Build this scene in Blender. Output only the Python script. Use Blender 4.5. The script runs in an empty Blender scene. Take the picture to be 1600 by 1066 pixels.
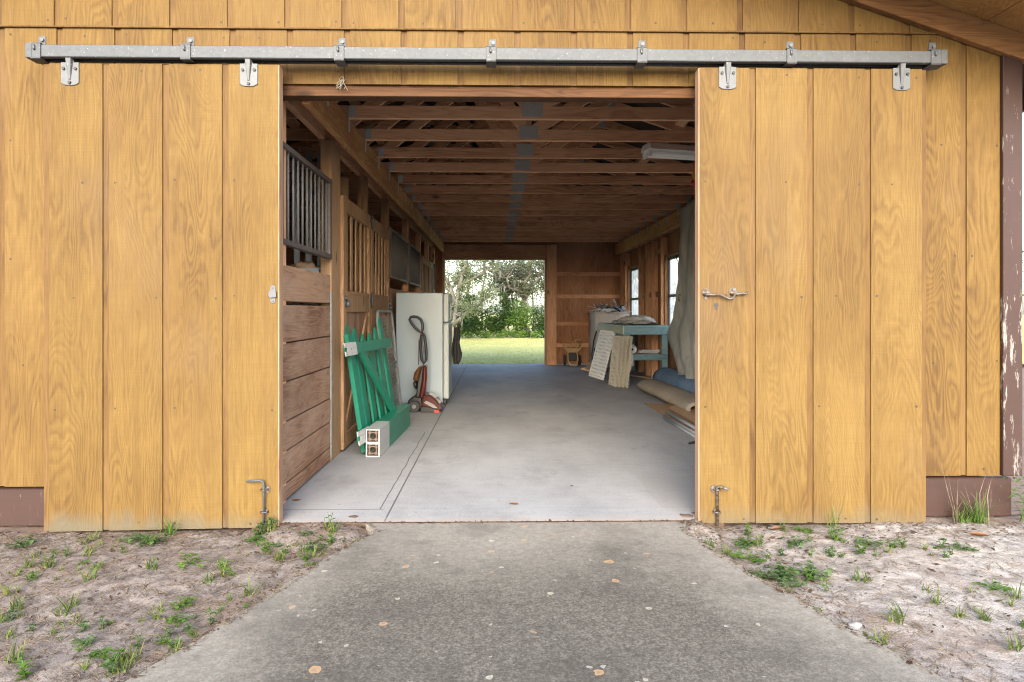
import bpy, bmesh, math, random
from mathutils import Vector, Matrix, noise as mnoise

SC = bpy.context.scene
COL = SC.collection
R = math.radians

# ------------------------------------------------------------------ camera
TAU = 0.0190                       # tan of the small yaw to the right
cam_d = bpy.data.cameras.new('camera')
cam = bpy.data.objects.new('camera', cam_d); COL.objects.link(cam)
cam_d.lens = 24.0; cam_d.sensor_width = 36.0
cam_d.clip_start = 0.05; cam_d.clip_end = 2000
cam_d.shift_x = 5.7/1600; cam_d.shift_y = -47/1600
cam.location = (0, 0, 1.10)
cam.rotation_euler = (R(90), 0, -math.atan(TAU))
SC.camera = cam

# ------------------------------------------------------------------ light
SUN_EL, SUN_AZ = R(24), R(184)     # azimuth clockwise from +Y: behind the camera
world = bpy.data.worlds.new('World'); SC.world = world
world.use_nodes = True
wn = world.node_tree.nodes; wl = world.node_tree.links
bg = wn['Background']
sky = wn.new('ShaderNodeTexSky'); sky.sky_type = 'NISHITA'; sky.sun_disc = False
sky.sun_elevation = SUN_EL; sky.sun_rotation = SUN_AZ
sky.air_density = 1.0; sky.dust_density = 2.5; sky.ozone_density = 1.0
wl.new(sky.outputs['Color'], bg.inputs['Color'])
bg.inputs['Strength'].default_value = 0.15
sun_d = bpy.data.lights.new('sun', 'SUN'); sun_d.energy = 0.85; sun_d.angle = R(60)
sun_d.color = (0.94, 0.975, 1.0)
sun = bpy.data.objects.new('sun', sun_d); COL.objects.link(sun)
sdir = Vector((math.sin(SUN_AZ)*math.cos(SUN_EL), math.cos(SUN_AZ)*math.cos(SUN_EL), math.sin(SUN_EL)))
sun.rotation_euler = sdir.to_track_quat('Z', 'Y').to_euler()
SC.view_settings.view_transform = 'Standard'; SC.view_settings.look = 'None'
SC.view_settings.gamma = 1.0; SC.view_settings.exposure = 2.3
SC.render.engine = 'CYCLES'
SC.cycles.use_denoising = True; SC.cycles.denoising_prefilter = 'NONE'; SC.cycles.filter_width = 1.1
SC.cycles.max_bounces = 10; SC.cycles.diffuse_bounces = 8; SC.cycles.transparent_max_bounces = 12
SC.cycles.caustics_reflective = False; SC.cycles.caustics_refractive = False
SC.cycles.sample_clamp_indirect = 8.0

# ------------------------------------------------------------------ node helpers
class NT:
    def __init__(s, name):
        s.m = bpy.data.materials.new(name); s.m.use_nodes = True
        s.t = s.m.node_tree; s.n = s.t.nodes; s.l = s.t.links
        s.b = s.n['Principled BSDF']
        s.co = s.n.new('ShaderNodeTexCoord').outputs['Object']
    def put(s, sock, v):
        if v is None: return
        if hasattr(v, 'is_output') or isinstance(v, bpy.types.NodeSocket): s.l.new(v, sock)
        elif isinstance(v, (tuple, list)) and len(v) == 3 and sock.type == 'RGBA': sock.default_value = (*v, 1)
        else: sock.default_value = v
    def map(s, scale=(1,1,1), loc=(0,0,0), vec=None, rot=(0,0,0)):
        n = s.n.new('ShaderNodeMapping'); s.put(n.inputs['Vector'], vec or s.co)
        n.inputs['Scale'].default_value = scale; n.inputs['Location'].default_value = loc
        n.inputs['Rotation'].default_value = rot
        return n.outputs['Vector']
    def noise(s, vec=None, scale=1, detail=3, rough=.55, dist=0, col=False):
        n = s.n.new('ShaderNodeTexNoise'); s.put(n.inputs['Vector'], vec or s.co)
        n.inputs['Scale'].default_value = scale; n.inputs['Detail'].default_value = detail
        n.inputs['Roughness'].default_value = rough; n.inputs['Distortion'].default_value = dist
        return n.outputs['Color' if col else 'Fac']
    def voro(s, vec=None, scale=1, rand=1, feature='F1', out='Distance', dim='3D'):
        n = s.n.new('ShaderNodeTexVoronoi'); n.feature = feature; n.voronoi_dimensions = dim; s.put(n.inputs['Vector'], vec or s.co)
        n.inputs['Scale'].default_value = scale; n.inputs['Randomness'].default_value = rand
        return n.outputs[out]
    def math(s, op, a, b=None, c=None, clamp=False):
        n = s.n.new('ShaderNodeMath'); n.operation = op; n.use_clamp = clamp
        s.put(n.inputs[0], a); s.put(n.inputs[1], b); s.put(n.inputs[2], c)
        return n.outputs[0]
    def mix(s, f, a, b, mode='MIX'):
        n = s.n.new('ShaderNodeMix'); n.data_type = 'RGBA'; n.blend_type = mode
        s.put(n.inputs['Factor'], f); s.put(n.inputs['A'] if False else n.inputs[6], a); s.put(n.inputs[7], b)
        return n.outputs[2]
    def ramp(s, f, stops, interp='LINEAR'):
        n = s.n.new('ShaderNodeValToRGB'); s.put(n.inputs['Fac'], f)
        e = n.color_ramp.elements; n.color_ramp.interpolation = interp
        while len(e) < len(stops): e.new(0.5)
        for k, (p, c) in enumerate(stops):
            e[k].position = p
            e[k].color = (c, c, c, 1) if isinstance(c, (int, float)) else (*c, 1)
        return n.outputs['Color']
    def sep(s, vec=None):
        n = s.n.new('ShaderNodeSeparateXYZ'); s.put(n.inputs[0], vec or s.co); return n.outputs
    def bump(s, h, strength=.3, dist=.01, normal=None):
        n = s.n.new('ShaderNodeBump'); s.put(n.inputs['Height'], h)
        n.inputs['Strength'].default_value = strength; n.inputs['Distance'].default_value = dist
        if normal: s.l.new(normal, n.inputs['Normal'])
        return n.outputs['Normal']
    def rand(s):
        return s.n.new('ShaderNodeObjectInfo').outputs['Random']
    def out(s, color=None, rough=.6, metal=0, normal=None, spec=.5):
        s.put(s.b.inputs['Base Color'], color); s.put(s.b.inputs['Roughness'], rough)
        s.put(s.b.inputs['Metallic'], metal)
        s.b.inputs['Specular IOR Level'].default_value = spec
        if normal is not None: s.l.new(normal, s.b.inputs['Normal'])
        return s.m

def plywood(name, light, mid, dark, saw=1.0, grain=30, off=0, wear=None, weather=.0, rough=.7):
    """rotary-cut plywood: contour lines of a stretched noise field, upright grain (local Z)"""
    n = NT(name)
    v = n.map((1, 1, 1), (off, off*1.3, off*.7))
    f1 = n.noise(n.map((3.0, 3.0, .40), vec=v), 1.0, 2.2, .5, .45)
    wob = n.noise(n.map((11, 11, 5), vec=v), 1.0, 3.0)
    f = n.math('ADD', f1, n.math('MULTIPLY', wob, .045))
    saw_ = n.math('FRACT', n.math('MULTIPLY', f, grain))
    lines = n.ramp(saw_, [(0, .1), (.3, .6), (.62, 1.0), (.9, .3), (1, .1)])
    fib = n.noise(n.map((130, 130, 7), vec=v), 1.0, 3.0, .65)
    patch = n.noise(n.map((1.9, 1.9, .8), vec=v), 1.0, 4.0, .65)
    zone = n.ramp(n.noise(n.map((2.2, 2.2, 1.4), (4, 1, 2), vec=v), 1, 3), [(.34, .12), (.66, .95)])
    t = n.math('SUBTRACT', 1.0, n.math('MULTIPLY', n.math('SUBTRACT', 1.0, lines), zone))
    t = n.math('ADD', n.math('MULTIPLY', t, .34), n.math('MULTIPLY', fib, .62))
    t = n.math('ADD', t, n.math('MULTIPLY', n.math('SUBTRACT', patch, .5), .95))
    c = n.ramp(t, [(.30, dark), (.57, mid), (.84, light)])
    sm = n.noise(n.map((4, 4, 170), vec=v), 1.0, 3.0)
    c = n.mix(n.math('MULTIPLY', n.ramp(sm, [(.40, 0.0), (.64, 1.0)]), .22*saw), c, n.mix(.5, dark, mid))
    pk = n.ramp(n.noise(n.map((2.6, 2.6, .9), (8, 5, 3), vec=v), 1, 4, .65), [(.50, 0), (.68, 1)])
    c = n.mix(n.math('MULTIPLY', pk, .42), c, tuple(q*w_ for q, w_ in zip(mid, (.84, .80, .98))))
    stk = n.ramp(n.noise(n.map((26, 26, .55), (3, 9, 2), vec=v), 1, 4, .6), [(.50, 0), (.72, 1)])
    c = n.mix(n.math('MULTIPLY', stk, .38), c, tuple(q*.62 for q in mid))
    hw = n.ramp(n.noise(n.map((1.2, 1.2, .9), (1, 7, 5), vec=v), 1, 5, .7), [(.54, 0), (.72, 1)])
    c = n.mix(n.math('MULTIPLY', hw, .30), c, tuple(q*1.25 for q in light))
    # knots
    kv = n.map((1, 1, .62), vec=v)
    kd = n.voro(kv, 2.6)
    kc = n.sep(n.voro(kv, 2.6, out='Color'))
    kn = n.math('MULTIPLY', n.ramp(kd, [(.025, 1), (.06, 0)]), n.math('GREATER_THAN', kc[0], .72))
    c = n.mix(n.math('MULTIPLY', kn, .65), c, tuple(x*.45 for x in dark))
    if weather:
        z = n.sep()[2]
        st = n.noise(n.map((12, 12, 3)), 1, 4, .65)
        low = n.math('MULTIPLY', n.ramp(n.math('ADD', n.math('MULTIPLY', z, 4.5), st), [(.40, 1), (.85, 0)]), weather)
        c = n.mix(low, c, (.10, .092, .066))
        hi = n.noise(n.map((1.1, 1.1, .5), (7, 3, 1)), 1, 4, .6)
        c = n.mix(n.math('MULTIPLY', n.ramp(hi, [(.55, 0), (.75, 1)]), .30), c, (.15, .105, .068))
    h = n.math('ADD', n.math('MULTIPLY', lines, .5), n.math('ADD', n.math('MULTIPLY', fib, .4), n.math('MULTIPLY', sm, .7*saw)))
    return n.out(c, rough, 0, n.bump(h, .45, .003), .3)

def timber(name, axis, light, mid, dark, weather=None, rough=.75, scale=1.0):
    """sawn lumber with its grain along one axis and per-object variation"""
    n = NT(name)
    r = n.rand()
    cmb = n.n.new('ShaderNodeCombineXYZ')
    for k in range(3): n.l.new(n.math('MULTIPLY', r, (37, 53, 71)[k]), cmb.inputs[k])
    add = n.n.new('ShaderNodeVectorMath'); add.operation = 'ADD'
    n.l.new(n.co, add.inputs[0]); n.l.new(cmb.outputs[0], add.inputs[1])
    v = add.outputs[0]
    def S(a, b):
        s_ = [a*scale]*3; s_['XYZ'.index(axis)] = b*scale; return tuple(s_)
    f1 = n.noise(n.map(S(7, .6), vec=v), 1, 2, .5, .4)
    lines = n.ramp(n.math('FRACT', n.math('MULTIPLY', f1, 17)), [(0, .1), (.4, .75), (.75, 1), (.95, .3), (1, .1)])
    fib = n.noise(n.map(S(160, 5), vec=v), 1, 2)
    patch = n.noise(n.map(S(2.2, .9), vec=v), 1, 3)
    t = n.math('ADD', n.math('MULTIPLY', lines, .28), n.math('MULTIPLY', fib, .62))
    t = n.math('ADD', t, n.math('MULTIPLY', n.math('SUBTRACT', patch, .5), .8))
    t = n.math('ADD', t, n.math('MULTIPLY', n.math('SUBTRACT', r, .5), .42))
    c = n.ramp(t, [(.18, dark), (.55, mid), (1, light)])
    kv = n.map(S(1, .45), vec=v)
    kd = n.voro(kv, 4.2); kc = n.sep(n.voro(kv, 4.2, out='Color'))
    kn = n.math('MULTIPLY', n.ramp(kd, [(.05, 1), (.13, 0)]), n.math('GREATER_THAN', kc[0], .66))
    c = n.mix(n.math('MULTIPLY', kn, .8), c, tuple(x*.3 for x in dark))
    if weather:
        w = n.noise(n.map(S(3, 1.2), (3, 5, 9), vec=v), 1, 4, .65)
        c = n.mix(n.math('MULTIPLY', n.ramp(w, [(.42, 0), (.66, 1)]), .75), c, weather)
    h = n.math('ADD', n.math('MULTIPLY', lines, .5), fib)
    return n.out(c, rough, 0, n.bump(h, .35, .002), .3)

def metal_galv(name, base=(.62, .66, .70), dark=(.40, .43, .46), rough=.42, metal=.75):
    n = NT(name)
    sp = n.voro(None, 60, out='Color'); g = n.sep(sp)[0]
    big = n.noise(None, 6, 4, .6)
    c = n.mix(n.math('ADD', n.math('MULTIPLY', g, .35), n.math('MULTIPLY', big, .5)), dark, base)
    spots = n.ramp(n.noise(None, 90, 3), [(.66, 0), (.74, 1)])
    c = n.mix(n.math('MULTIPLY', spots, .35), c, (.75, .75, .73))
    return n.out(c, n.math('ADD', rough, n.math('MULTIPLY', big, .2)), metal, n.bump(big, .1, .002))

def plain(name, col, rough=.5, metal=0, var=.15, scale=20, spec=.5, bump=0):
    n = NT(name)
    k = n.noise(None, scale, 4, .6)
    c = n.mix(k, tuple(x*(1-var) for x in col), tuple(min(1, x*(1+var)) for x in col))
    return n.out(c, rough, metal, n.bump(k, bump, .004) if bump else None, spec)

def leafmat(name, a, b, trans=.35, scale=9, dry=None):
    n = NT(name)
    k = n.noise(None, scale, 2)
    kk = n.math('ADD', n.math('MULTIPLY', k, .8), n.math('MULTIPLY', n.rand(), .3))
    c = n.mix(n.ramp(kk, [(.3, 0), (.75, 1)]), a, b)
    if dry: c = n.mix(n.ramp(n.noise(None, scale*2.3, 2), [(.55, 0), (.68, 1)]), c, dry)
    n.out(c, .55, 0, None, .3)
    tr = n.n.new('ShaderNodeBsdfTranslucent'); n.put(tr.inputs['Color'], c)
    mx = n.n.new('ShaderNodeMixShader'); mx.inputs[0].default_value = trans
    n.l.new(n.b.outputs[0], mx.inputs[1]); n.l.new(tr.outputs[0], mx.inputs[2])
    n.l.new(mx.outputs[0], n.n['Material Output'].inputs['Surface'])
    return n.m

M = {}
HL, HM, HD = (0.1669, 0.1043, 0.0283), (0.1251, 0.0718, 0.0170), (0.0730, 0.0373, 0.0087)
M['siding'] = plywood('siding_plywood', HL, HM, HD, .7, 46, 0, weather=.35)
M['channel'] = plywood('siding_channel', (0.1450, 0.0851, 0.0276), (0.1112, 0.0601, 0.0165), (0.0613, 0.0289, 0.0074), .3, 22, 13.0, weather=.5)
M['header'] = timber('header_stain', 'X', (0.1360, 0.0656, 0.0272), (0.0960, 0.0440, 0.0176), (0.0480, 0.0200, 0.0080))
M['door_a'] = plywood('door_plywood', (0.1648, 0.1043, 0.0276), (0.1271, 0.0741, 0.0170), (0.0793, 0.0414, 0.0096), .9, 62, 3.1, weather=.75)
M['door_b'] = plywood('door_plywood_pale', (0.1669, 0.1064, 0.0308), (0.1293, 0.0760, 0.0187), (0.0823, 0.0447, 0.0108), .9, 58, 7.7, weather=.6)
M['soffit'] = plywood('soffit_plywood', (.40, .235, .085), (.31, .17, .055), (.19, .092, .028), .3, 24, 5.0)
M['inner_ply'] = plywood('inner_plywood', (.45, .25, .14), (.34, .165, .085), (.19, .082, .04), .0, 26, 9.0)
PL, PM, PD = (0.7983, 0.5020, 0.3145), (0.6411, 0.3629, 0.2117), (0.3629, 0.1814, 0.0991)
for a in 'XYZ':
    M['pine'+a] = timber('red_pine_'+a, a, PL, PM, PD)
    M['fresh'+a] = timber('yellow_pine_'+a, a, (.46, .305, .175), (.345, .205, .108), (.185, .095, .045))
    M['grey'+a] = timber('weathered_pine_'+a, a, (.52, .34, .22), (.40, .23, .14), (.19, .095, .055), (.42, .285, .195))
M['plate'] = metal_galv('truss_plate', (.46, .47, .45), (.32, .33, .315), .6, 0)
M['deck'] = plain('dark_roof_deck', (.045, .027, .02), .9, 0, .3, 6)
M['lawnblade'] = leafmat('lawn_blade', (.24, .30, .075), (.46, .46, .19), .3, 6, (.42, .38, .2))
M['frieze'] = timber('frieze_stain', 'X', (.29, .155, .062), (.21, .105, .04), (.12, .053, .022))
M['beam'] = timber('beam_pine', 'Y', (.66, .42, .20), (.53, .30, .125), (.30, .145, .055))
M['white_wood'] = timber('whitewashed_wood', 'Z', (.62, .60, .56), (.50, .46, .42), (.30, .25, .21), (.66, .65, .62))
M['scrap'] = timber('pale_offcut', 'Y', (.68, .54, .38), (.55, .40, .26), (.3, .2, .12))
M['galv'] = metal_galv('galvanised_steel', (0.0938, 0.1035, 0.1140), (0.0562, 0.0622, 0.0690), .5, .3)
M['zinc'] = metal_galv('bright_zinc', (0.1224, 0.1310, 0.1404), (0.0828, 0.0900, 0.0972), .45, .3)
M['tie'] = metal_galv('dull_galvanised', (.36, .37, .365), (.22, .23, .225), .55, .15)
M['rusty'] = (lambda n: n.out(n.mix(n.ramp(n.noise(None, 70, 4, .6), [(.42, 0), (.6, 1)]), (.13, .13, .127), (.07, .036, .02)), .55, .3))(NT('rusty_zinc'))
M['bolt'] = plain('dark_bolt', (.022, .022, .024), .5, .1)
M['nail'] = plain('nail_head', (.05, .035, .025), .6, .4)
M['iron'] = plain('dark_grille_iron', (.055, .055, .06), .5, .6, .3, 40)
M['ironpaint'] = plain('worn_grille_frame', (.13, .105, .095), .6, .3, .4, 60)
M['bar'] = plain('grille_bar_steel', (.14, .135, .13), .6, .0, .4, 60)
M['black'] = plain('black_plastic', (.007, .007, .008), .4)
M['rubber'] = plain('black_rubber', (.02, .02, .021), .6)
M['white_enamel'] = plain('white_enamel', (.265, .33, .375), .3, 0, .05, 3)
M['cream_enamel'] = plain('cream_enamel', (.31, .355, .355), .35, 0, .05, 3)
M['lamp_white'] = plain('lamp_white_enamel', (.88, .90, .88), .35, 0, .04, 3)
M['pipe'] = plain('dull_conduit', (.42, .44, .45), .45, .1, .2, 20)
M['insert'] = plain('post_insert', (.17, .125, .095), .7, 0, .2, 40)
M['red_gloss'] = plain('dark_red_gloss', (0.0850, 0.0175, 0.0150), .18, .1, .2, 8)
M['red_clear'] = plain('smoky_red_plastic', (0.0845, 0.0325, 0.0273), .12, 0, .25, 12)
M['amber'] = plain('amber_tank', (0.0900, 0.0390, 0.0168), .12, 0, .3, 14)
M['silver'] = plain('silver_plastic', (.22, .22, .22), .3, .5)
M['red'] = plain('red_plastic', (.55, .03, .025), .35)
M['orange'] = plain('orange_cord', (.65, .25, .03), .6)
M['white_paint'] = plain('white_vinyl', (0.4080, 0.4165, 0.4080), .45, 0, .06, 30)
M['bracket'] = (lambda n: n.out(n.mix(n.ramp(n.noise(n.map((1, 1, 1)), 48, 2), [(.62, 0), (.66, 1)]), (.50, .50, .49), (.16, .11, .08)), .5))(NT('chipped_white_bracket'))
M['cardboard'] = plain('brown_cardboard', (.33, .22, .13), .85, 0, .25, 8, .2)
M['cardtube'] = plain('cardboard_tube', (.55, .38, .2), .8, 0, .1, 8, .2)
M['greypvc'] = plain('grey_strip', (.33, .35, .36), .5, 0, .15, 5)
M['teal'] = timber('teal_paint', 'X', (.20, .33, .37), (.155, .27, .31), (.085, .16, .19), (.22, .34, .36))
M['palegreen'] = timber('pale_green_paint', 'Y', (.60, .66, .50), (.52, .58, .42), (.38, .42, .30), (.62, .66, .55))
M['lattice_white'] = plain('white_lattice', (.76, .76, .74), .5, 0, .06)
M['lattice_beige'] = plain('beige_lattice', (.55, .51, .42), .6, 0, .12)
M['concrete_edge'] = plain('foundation_concrete', (.085, .08, .074), .9, 0, .2, 14, .2, .3)  # darkened to put the shadow gap under the doors into its colour
M['purlin'] = M['pineY']

def green_paint():
    n = NT('green_fence_paint')
    k = n.noise(None, 5, 4); f = n.noise(n.map((60, 60, 60)), 1, 3)
    c = n.mix(k, (0.0086, 0.1476, 0.0900), (0.0144, 0.2160, 0.1368))
    c = n.mix(n.ramp(f, [(.68, 0), (.76, 1)]), c, (.20, .30, .22))
    return n.out(c, .38, 0, n.bump(f, .1, .002))
M['green'] = green_paint()

def brown_paint(name, peel):
    n = NT(name)
    k = n.noise(n.map((3, 3, 3)), 3, 4)
    base = n.mix(k, (.024, .0085, .006), (.040, .0150, .0105))
    p = n.math('ADD', n.noise(n.map((34, 34, 5.5)), 1, 6, .72), n.math('MULTIPLY', n.math('SUBTRACT', n.noise(n.map((5, 5, 1.2)), 1, 3), .5), .35))
    xs = n.sep()
    m = n.ramp(p, [(.615-peel, 0), (.655-peel, 1)])
    if peel == 0: m = n.math('MULTIPLY', m, .16)
    spec_ = n.ramp(n.noise(n.map((55, 55, 22)), 1, 3), [(.70, 0), (.74, 1)])
    c = n.mix(m, base, n.mix(k, (.24, .225, .21), (.15, .13, .12)))
    c = n.mix(n.math('MULTIPLY', spec_, .5), c, (.2, .18, .17))
    h = n.noise(n.map((2, 60, 60)), 1, 2)
    return n.out(c, .6, 0, n.bump(n.math('ADD', n.math('MULTIPLY', m, -.8), h), .35, .002))
M['skirt'] = brown_paint('brown_board_paint', 0)
M['peel'] = brown_paint('peeling_brown_paint', .012)

def concrete_drive():
    n = NT('stained_concrete')
    xs = n.sep()
    fine = n.noise(None, 95, 5, .85); med = n.noise(None, 30, 5, .75); big = n.noise(n.map((1, .8, 1)), 1.5, 4, .6)
    c = n.ramp(n.math('ADD', n.math('MULTIPLY', fine, .72), n.math('MULTIPLY', med, .28)),
               [(.38, (0.0549, 0.0492, 0.0400)), (.5, (0.1135, 0.1029, 0.0858)), (.61, (0.2129, 0.1941, 0.1634))])
    # mould-dark middle, cleaner towards the edges and the slab
    ax = n.math('ABSOLUTE', n.math('SUBTRACT', xs[0], .1))
    wid = n.math('SUBTRACT', 2.05, n.math('MULTIPLY', xs[1], .335))
    edge = n.math('DIVIDE', ax, wid)
    e2 = n.ramp(n.math('ADD', edge, n.math('MULTIPLY', n.math('SUBTRACT', big, .5), .55)), [(.55, 0), (.90, 1)])
    e3 = n.ramp(n.math('ADD', n.math('MULTIPLY', n.math('SUBTRACT', xs[1], 2.45), .85), n.math('MULTIPLY', n.math('SUBTRACT', big, .5), .9)), [(.12, 0), (.75, 1)])
    cl = n.math('MAXIMUM', e2, e3)
    light = n.ramp(n.math('ADD', n.math('MULTIPLY', fine, .4), n.math('MULTIPLY', med, .6)), [(.32, (0.1960, 0.1801, 0.1516)), (.66, (0.3454, 0.3178, 0.2741))])
    c = n.mix(n.math('MULTIPLY', cl, .8), c, light)
    dk = n.ramp(n.noise(n.map((1, 1, 1), (5, 2, 0)), 2.6, 5, .65), [(.48, 0), (.68, 1)])
    c = n.mix(n.math('MULTIPLY', dk, .5), c, (.06, .056, .049))
    rust = n.math('MULTIPLY', n.ramp(n.noise(n.map((2, 7, 1), (2, 0, 0)), 1, 3), [(.5, 0), (.7, 1)]), n.ramp(xs[1], [(.0, 0), (1, 1)]))
    ry = n.ramp(n.math('MULTIPLY', n.math('ABSOLUTE', n.math('SUBTRACT', xs[1], 3.38)), 9), [(.2, 1), (1, 0)])
    rx = n.ramp(n.math('MULTIPLY', n.math('ABSOLUTE', n.math('SUBTRACT', xs[0], .42)), 3), [(.4, 1), (1, 0)])
    c = n.mix(n.math('MULTIPLY', n.math('MULTIPLY', ry, rx), n.math('MULTIPLY', rust, .55)), c, (.30, .21, .11))
    # lichen discs
    warp = n.noise(None, 30, 2, col=True)
    va = n.n.new('ShaderNodeVectorMath'); va.operation = 'MULTIPLY_ADD'
    n.l.new(warp, va.inputs[0]); va.inputs[1].default_value = (.03, .03, 0); n.l.new(n.map((1, 1, 0)), va.inputs[2])
    for sc_, thr, rad, colr in ((5.6, .80, .10, (.46, .29, .15)), (8.5, .92, .10, (.48, .45, .35)), (23, .978, .17, (.40, .39, .36))):
        d = n.voro(va.outputs[0], sc_, dim='2D'); cc = n.sep(n.voro(va.outputs[0], sc_, out='Color', dim='2D'))
        rr = n.math('MULTIPLY', cc[1], rad)
        msk = n.math('MULTIPLY', n.math('LESS_THAN', d, n.math('ADD', rr, rad*.25)), n.math('GREATER_THAN', cc[0], thr))
        ring = n.ramp(n.math('DIVIDE', d, rad*1.25), [(.0, .55), (.3, .75), (.55, 1)])
        c = n.mix(n.math('MULTIPLY', n.math('MULTIPLY', msk, ring), .68), c, colr)
    spk = n.ramp(n.noise(None, 230, 2, .6), [(.66, 0), (.72, 1)])
    c = n.mix(n.math('MULTIPLY', spk, .55), c, (.38, .37, .345))
    h = n.math('ADD', fine, n.math('MULTIPLY', med, .6))
    return n.out(c, .9, 0, n.bump(h, .55, .004), .2)
M['drive'] = concrete_drive()

def concrete_floor():
    n = NT('worn_floor_concrete')
    xs = n.sep()
    fine = n.noise(None, 70, 4, .65); big = n.noise(n.map((1.2, .6, 1)), 1.3, 5, .62); med = n.noise(n.map((3, 9, 1)), 2, 4, .6)
    t = n.math('ADD', n.math('MULTIPLY', fine, .3), n.math('ADD', n.math('MULTIPLY', big, .5), n.math('MULTIPLY', med, .2)))
    c = n.ramp(t, [(.34, (0.2173, 0.2173, 0.2192)), (.5, (0.3161, 0.3161, 0.3180)), (.66, (0.3950, 0.3950, 0.3950))])
    st = n.ramp(n.noise(n.map((1.5, 1, 1), (3, 8, 1)), 2.2, 5, .7), [(.56, 0), (.74, 1)])
    c = n.mix(n.math('MULTIPLY', st, .5), c, (.17, .165, .16))
    sp = n.ramp(n.noise(None, 33, 3, .6), [(.64, 0), (.72, 1)])
    c = n.mix(n.math('MULTIPLY', sp, .5), c, (.13, .125, .12))
    # joints and the crack along the aisle
    wob = n.math('MULTIPLY', n.math('SUBTRACT', n.noise(None, 3, 3), .5), .02)
    def line(coord, at, w, wb=1):
        d = n.math('ABSOLUTE', n.math('SUBTRACT', n.math('ADD', coord, n.math('MULTIPLY', wob, wb)), at))
        return n.math('LESS_THAN', d, w)
    L = line(xs[0], -.58, .005, .3)
    L2 = n.math('MULTIPLY', n.math('MULTIPLY', line(xs[0], -.64, .0035, 1.6), n.math('GREATER_THAN', xs[1], 3.80)), n.math('LESS_THAN', xs[1], 6.2))
    L3 = n.math('MULTIPLY', line(xs[1], 3.80, .004, .6), n.math('LESS_THAN', xs[0], -.62))
    L4 = n.math('MAXIMUM', line(xs[1], 6.30, .004, 1.), n.math('MAXIMUM', line(xs[1], 8.8, .006, 1), line(xs[1], 11.3, .006, 1)))
    c = n.mix(n.math('MULTIPLY', n.math('MAXIMUM', n.math('MAXIMUM', L, L2), L3), .8), c, (.07, .065, .06))
    c = n.mix(n.math('MULTIPLY', L4, .35), c, (.15, .15, .15))
    # scraped worn patch by the right jamb, orange-brown sand blown over the sill
    inx = n.math('MULTIPLY', n.math('GREATER_THAN', n.math('ADD', xs[0], wob), .93), n.math('LESS_THAN', n.math('ADD', n.math('ABSOLUTE', n.math('SUBTRACT', xs[1], 4.15)), wob), .36))
    c = n.mix(n.math('MULTIPLY', inx, .45), c, (.30, .29, .28))
    snd = n.ramp(n.math('ADD', n.math('MULTIPLY', n.math('SUBTRACT', xs[1], 3.57), 3.5), n.math('MULTIPLY', n.noise(None, 12, 5, .7), .8)), [(.38, 1), (.75, 0)])
    c = n.mix(n.math('MULTIPLY', snd, .6), c, (.40, .33, .27))
    h = n.math('ADD', n.math('MULTIPLY', fine, .5), n.math('MULTIPLY', med, .4))
    return n.out(c, n.math('ADD', .55, n.math('MULTIPLY', med, .35)), 0, n.bump(h, .2, .003), .3)
M['floor'] = concrete_floor()

def sand():
    n = NT('sandy_soil')
    xs = n.sep()
    fine = n.noise(None, 160, 4, .7); med = n.noise(None, 17, 5, .65); big = n.noise(None, 1.7, 4, .6)
    t = n.math('ADD', n.math('MULTIPLY', fine, .4), n.math('MULTIPLY', med, .6))
    a = n.ramp(t, [(.32, (0.0578, 0.0472, 0.0392)), (.46, (0.1646, 0.1379, 0.1202)), (.60, (0.2843, 0.2454, 0.2182))])
    b = n.ramp(t, [(.32, (0.1108, 0.0969, 0.0836)), (.46, (0.3046, 0.2763, 0.2492)), (.60, (0.4616, 0.4261, 0.3881))])
    c = n.mix(n.ramp(n.math('ADD', n.math('MULTIPLY', xs[0], .22), n.math('MULTIPLY', big, .5)), [(.3, 0), (.75, 1)]), a, b)
    org = n.ramp(n.noise(n.map((1, 1, 1), (9, 4, 0)), 3.4, 6, .72), [(.50, 0), (.64, 1)])
    c = n.mix(n.math('MULTIPLY', org, .55), c, n.mix(fine, (.12, .075, .05), (.25, .17, .12)))
    # strip of brown litter at the wall
    w = n.ramp(n.math('ADD', n.math('MULTIPLY', n.math('SUBTRACT', 3.62, xs[1]), 2.6), n.math('MULTIPLY', n.noise(None, 9, 4, .7), .9)), [(.42, 1), (.85, 0)])
    c = n.mix(n.math('MULTIPLY', w, .7), c, n.mix(fine, (.10, .06, .04), (.24, .16, .11)))
    h = n.math('ADD', n.math('MULTIPLY', fine, .35), med)
    return n.out(c, .95, 0, n.bump(h, .7, .012), .1)
M['sand'] = sand()

def lawn():
    n = NT('mown_lawn')
    k = n.noise(None, 3, 5, .7); f = n.noise(None, 60, 3, .7); b = n.noise(None, .35, 3)
    c = n.ramp(n.math('ADD', n.math('MULTIPLY', k, .4), n.math('ADD', n.math('MULTIPLY', f, .3), n.math('MULTIPLY', b, .3))),
               [(.36, (0.3349, 0.3360, 0.1047)), (.52, (0.5152, 0.4816, 0.1714)), (.66, (0.6698, 0.5600, 0.2380))])
    return n.out(c, .9, 0, n.bump(f, .6, .03), .1)
M['lawn'] = lawn()

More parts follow.
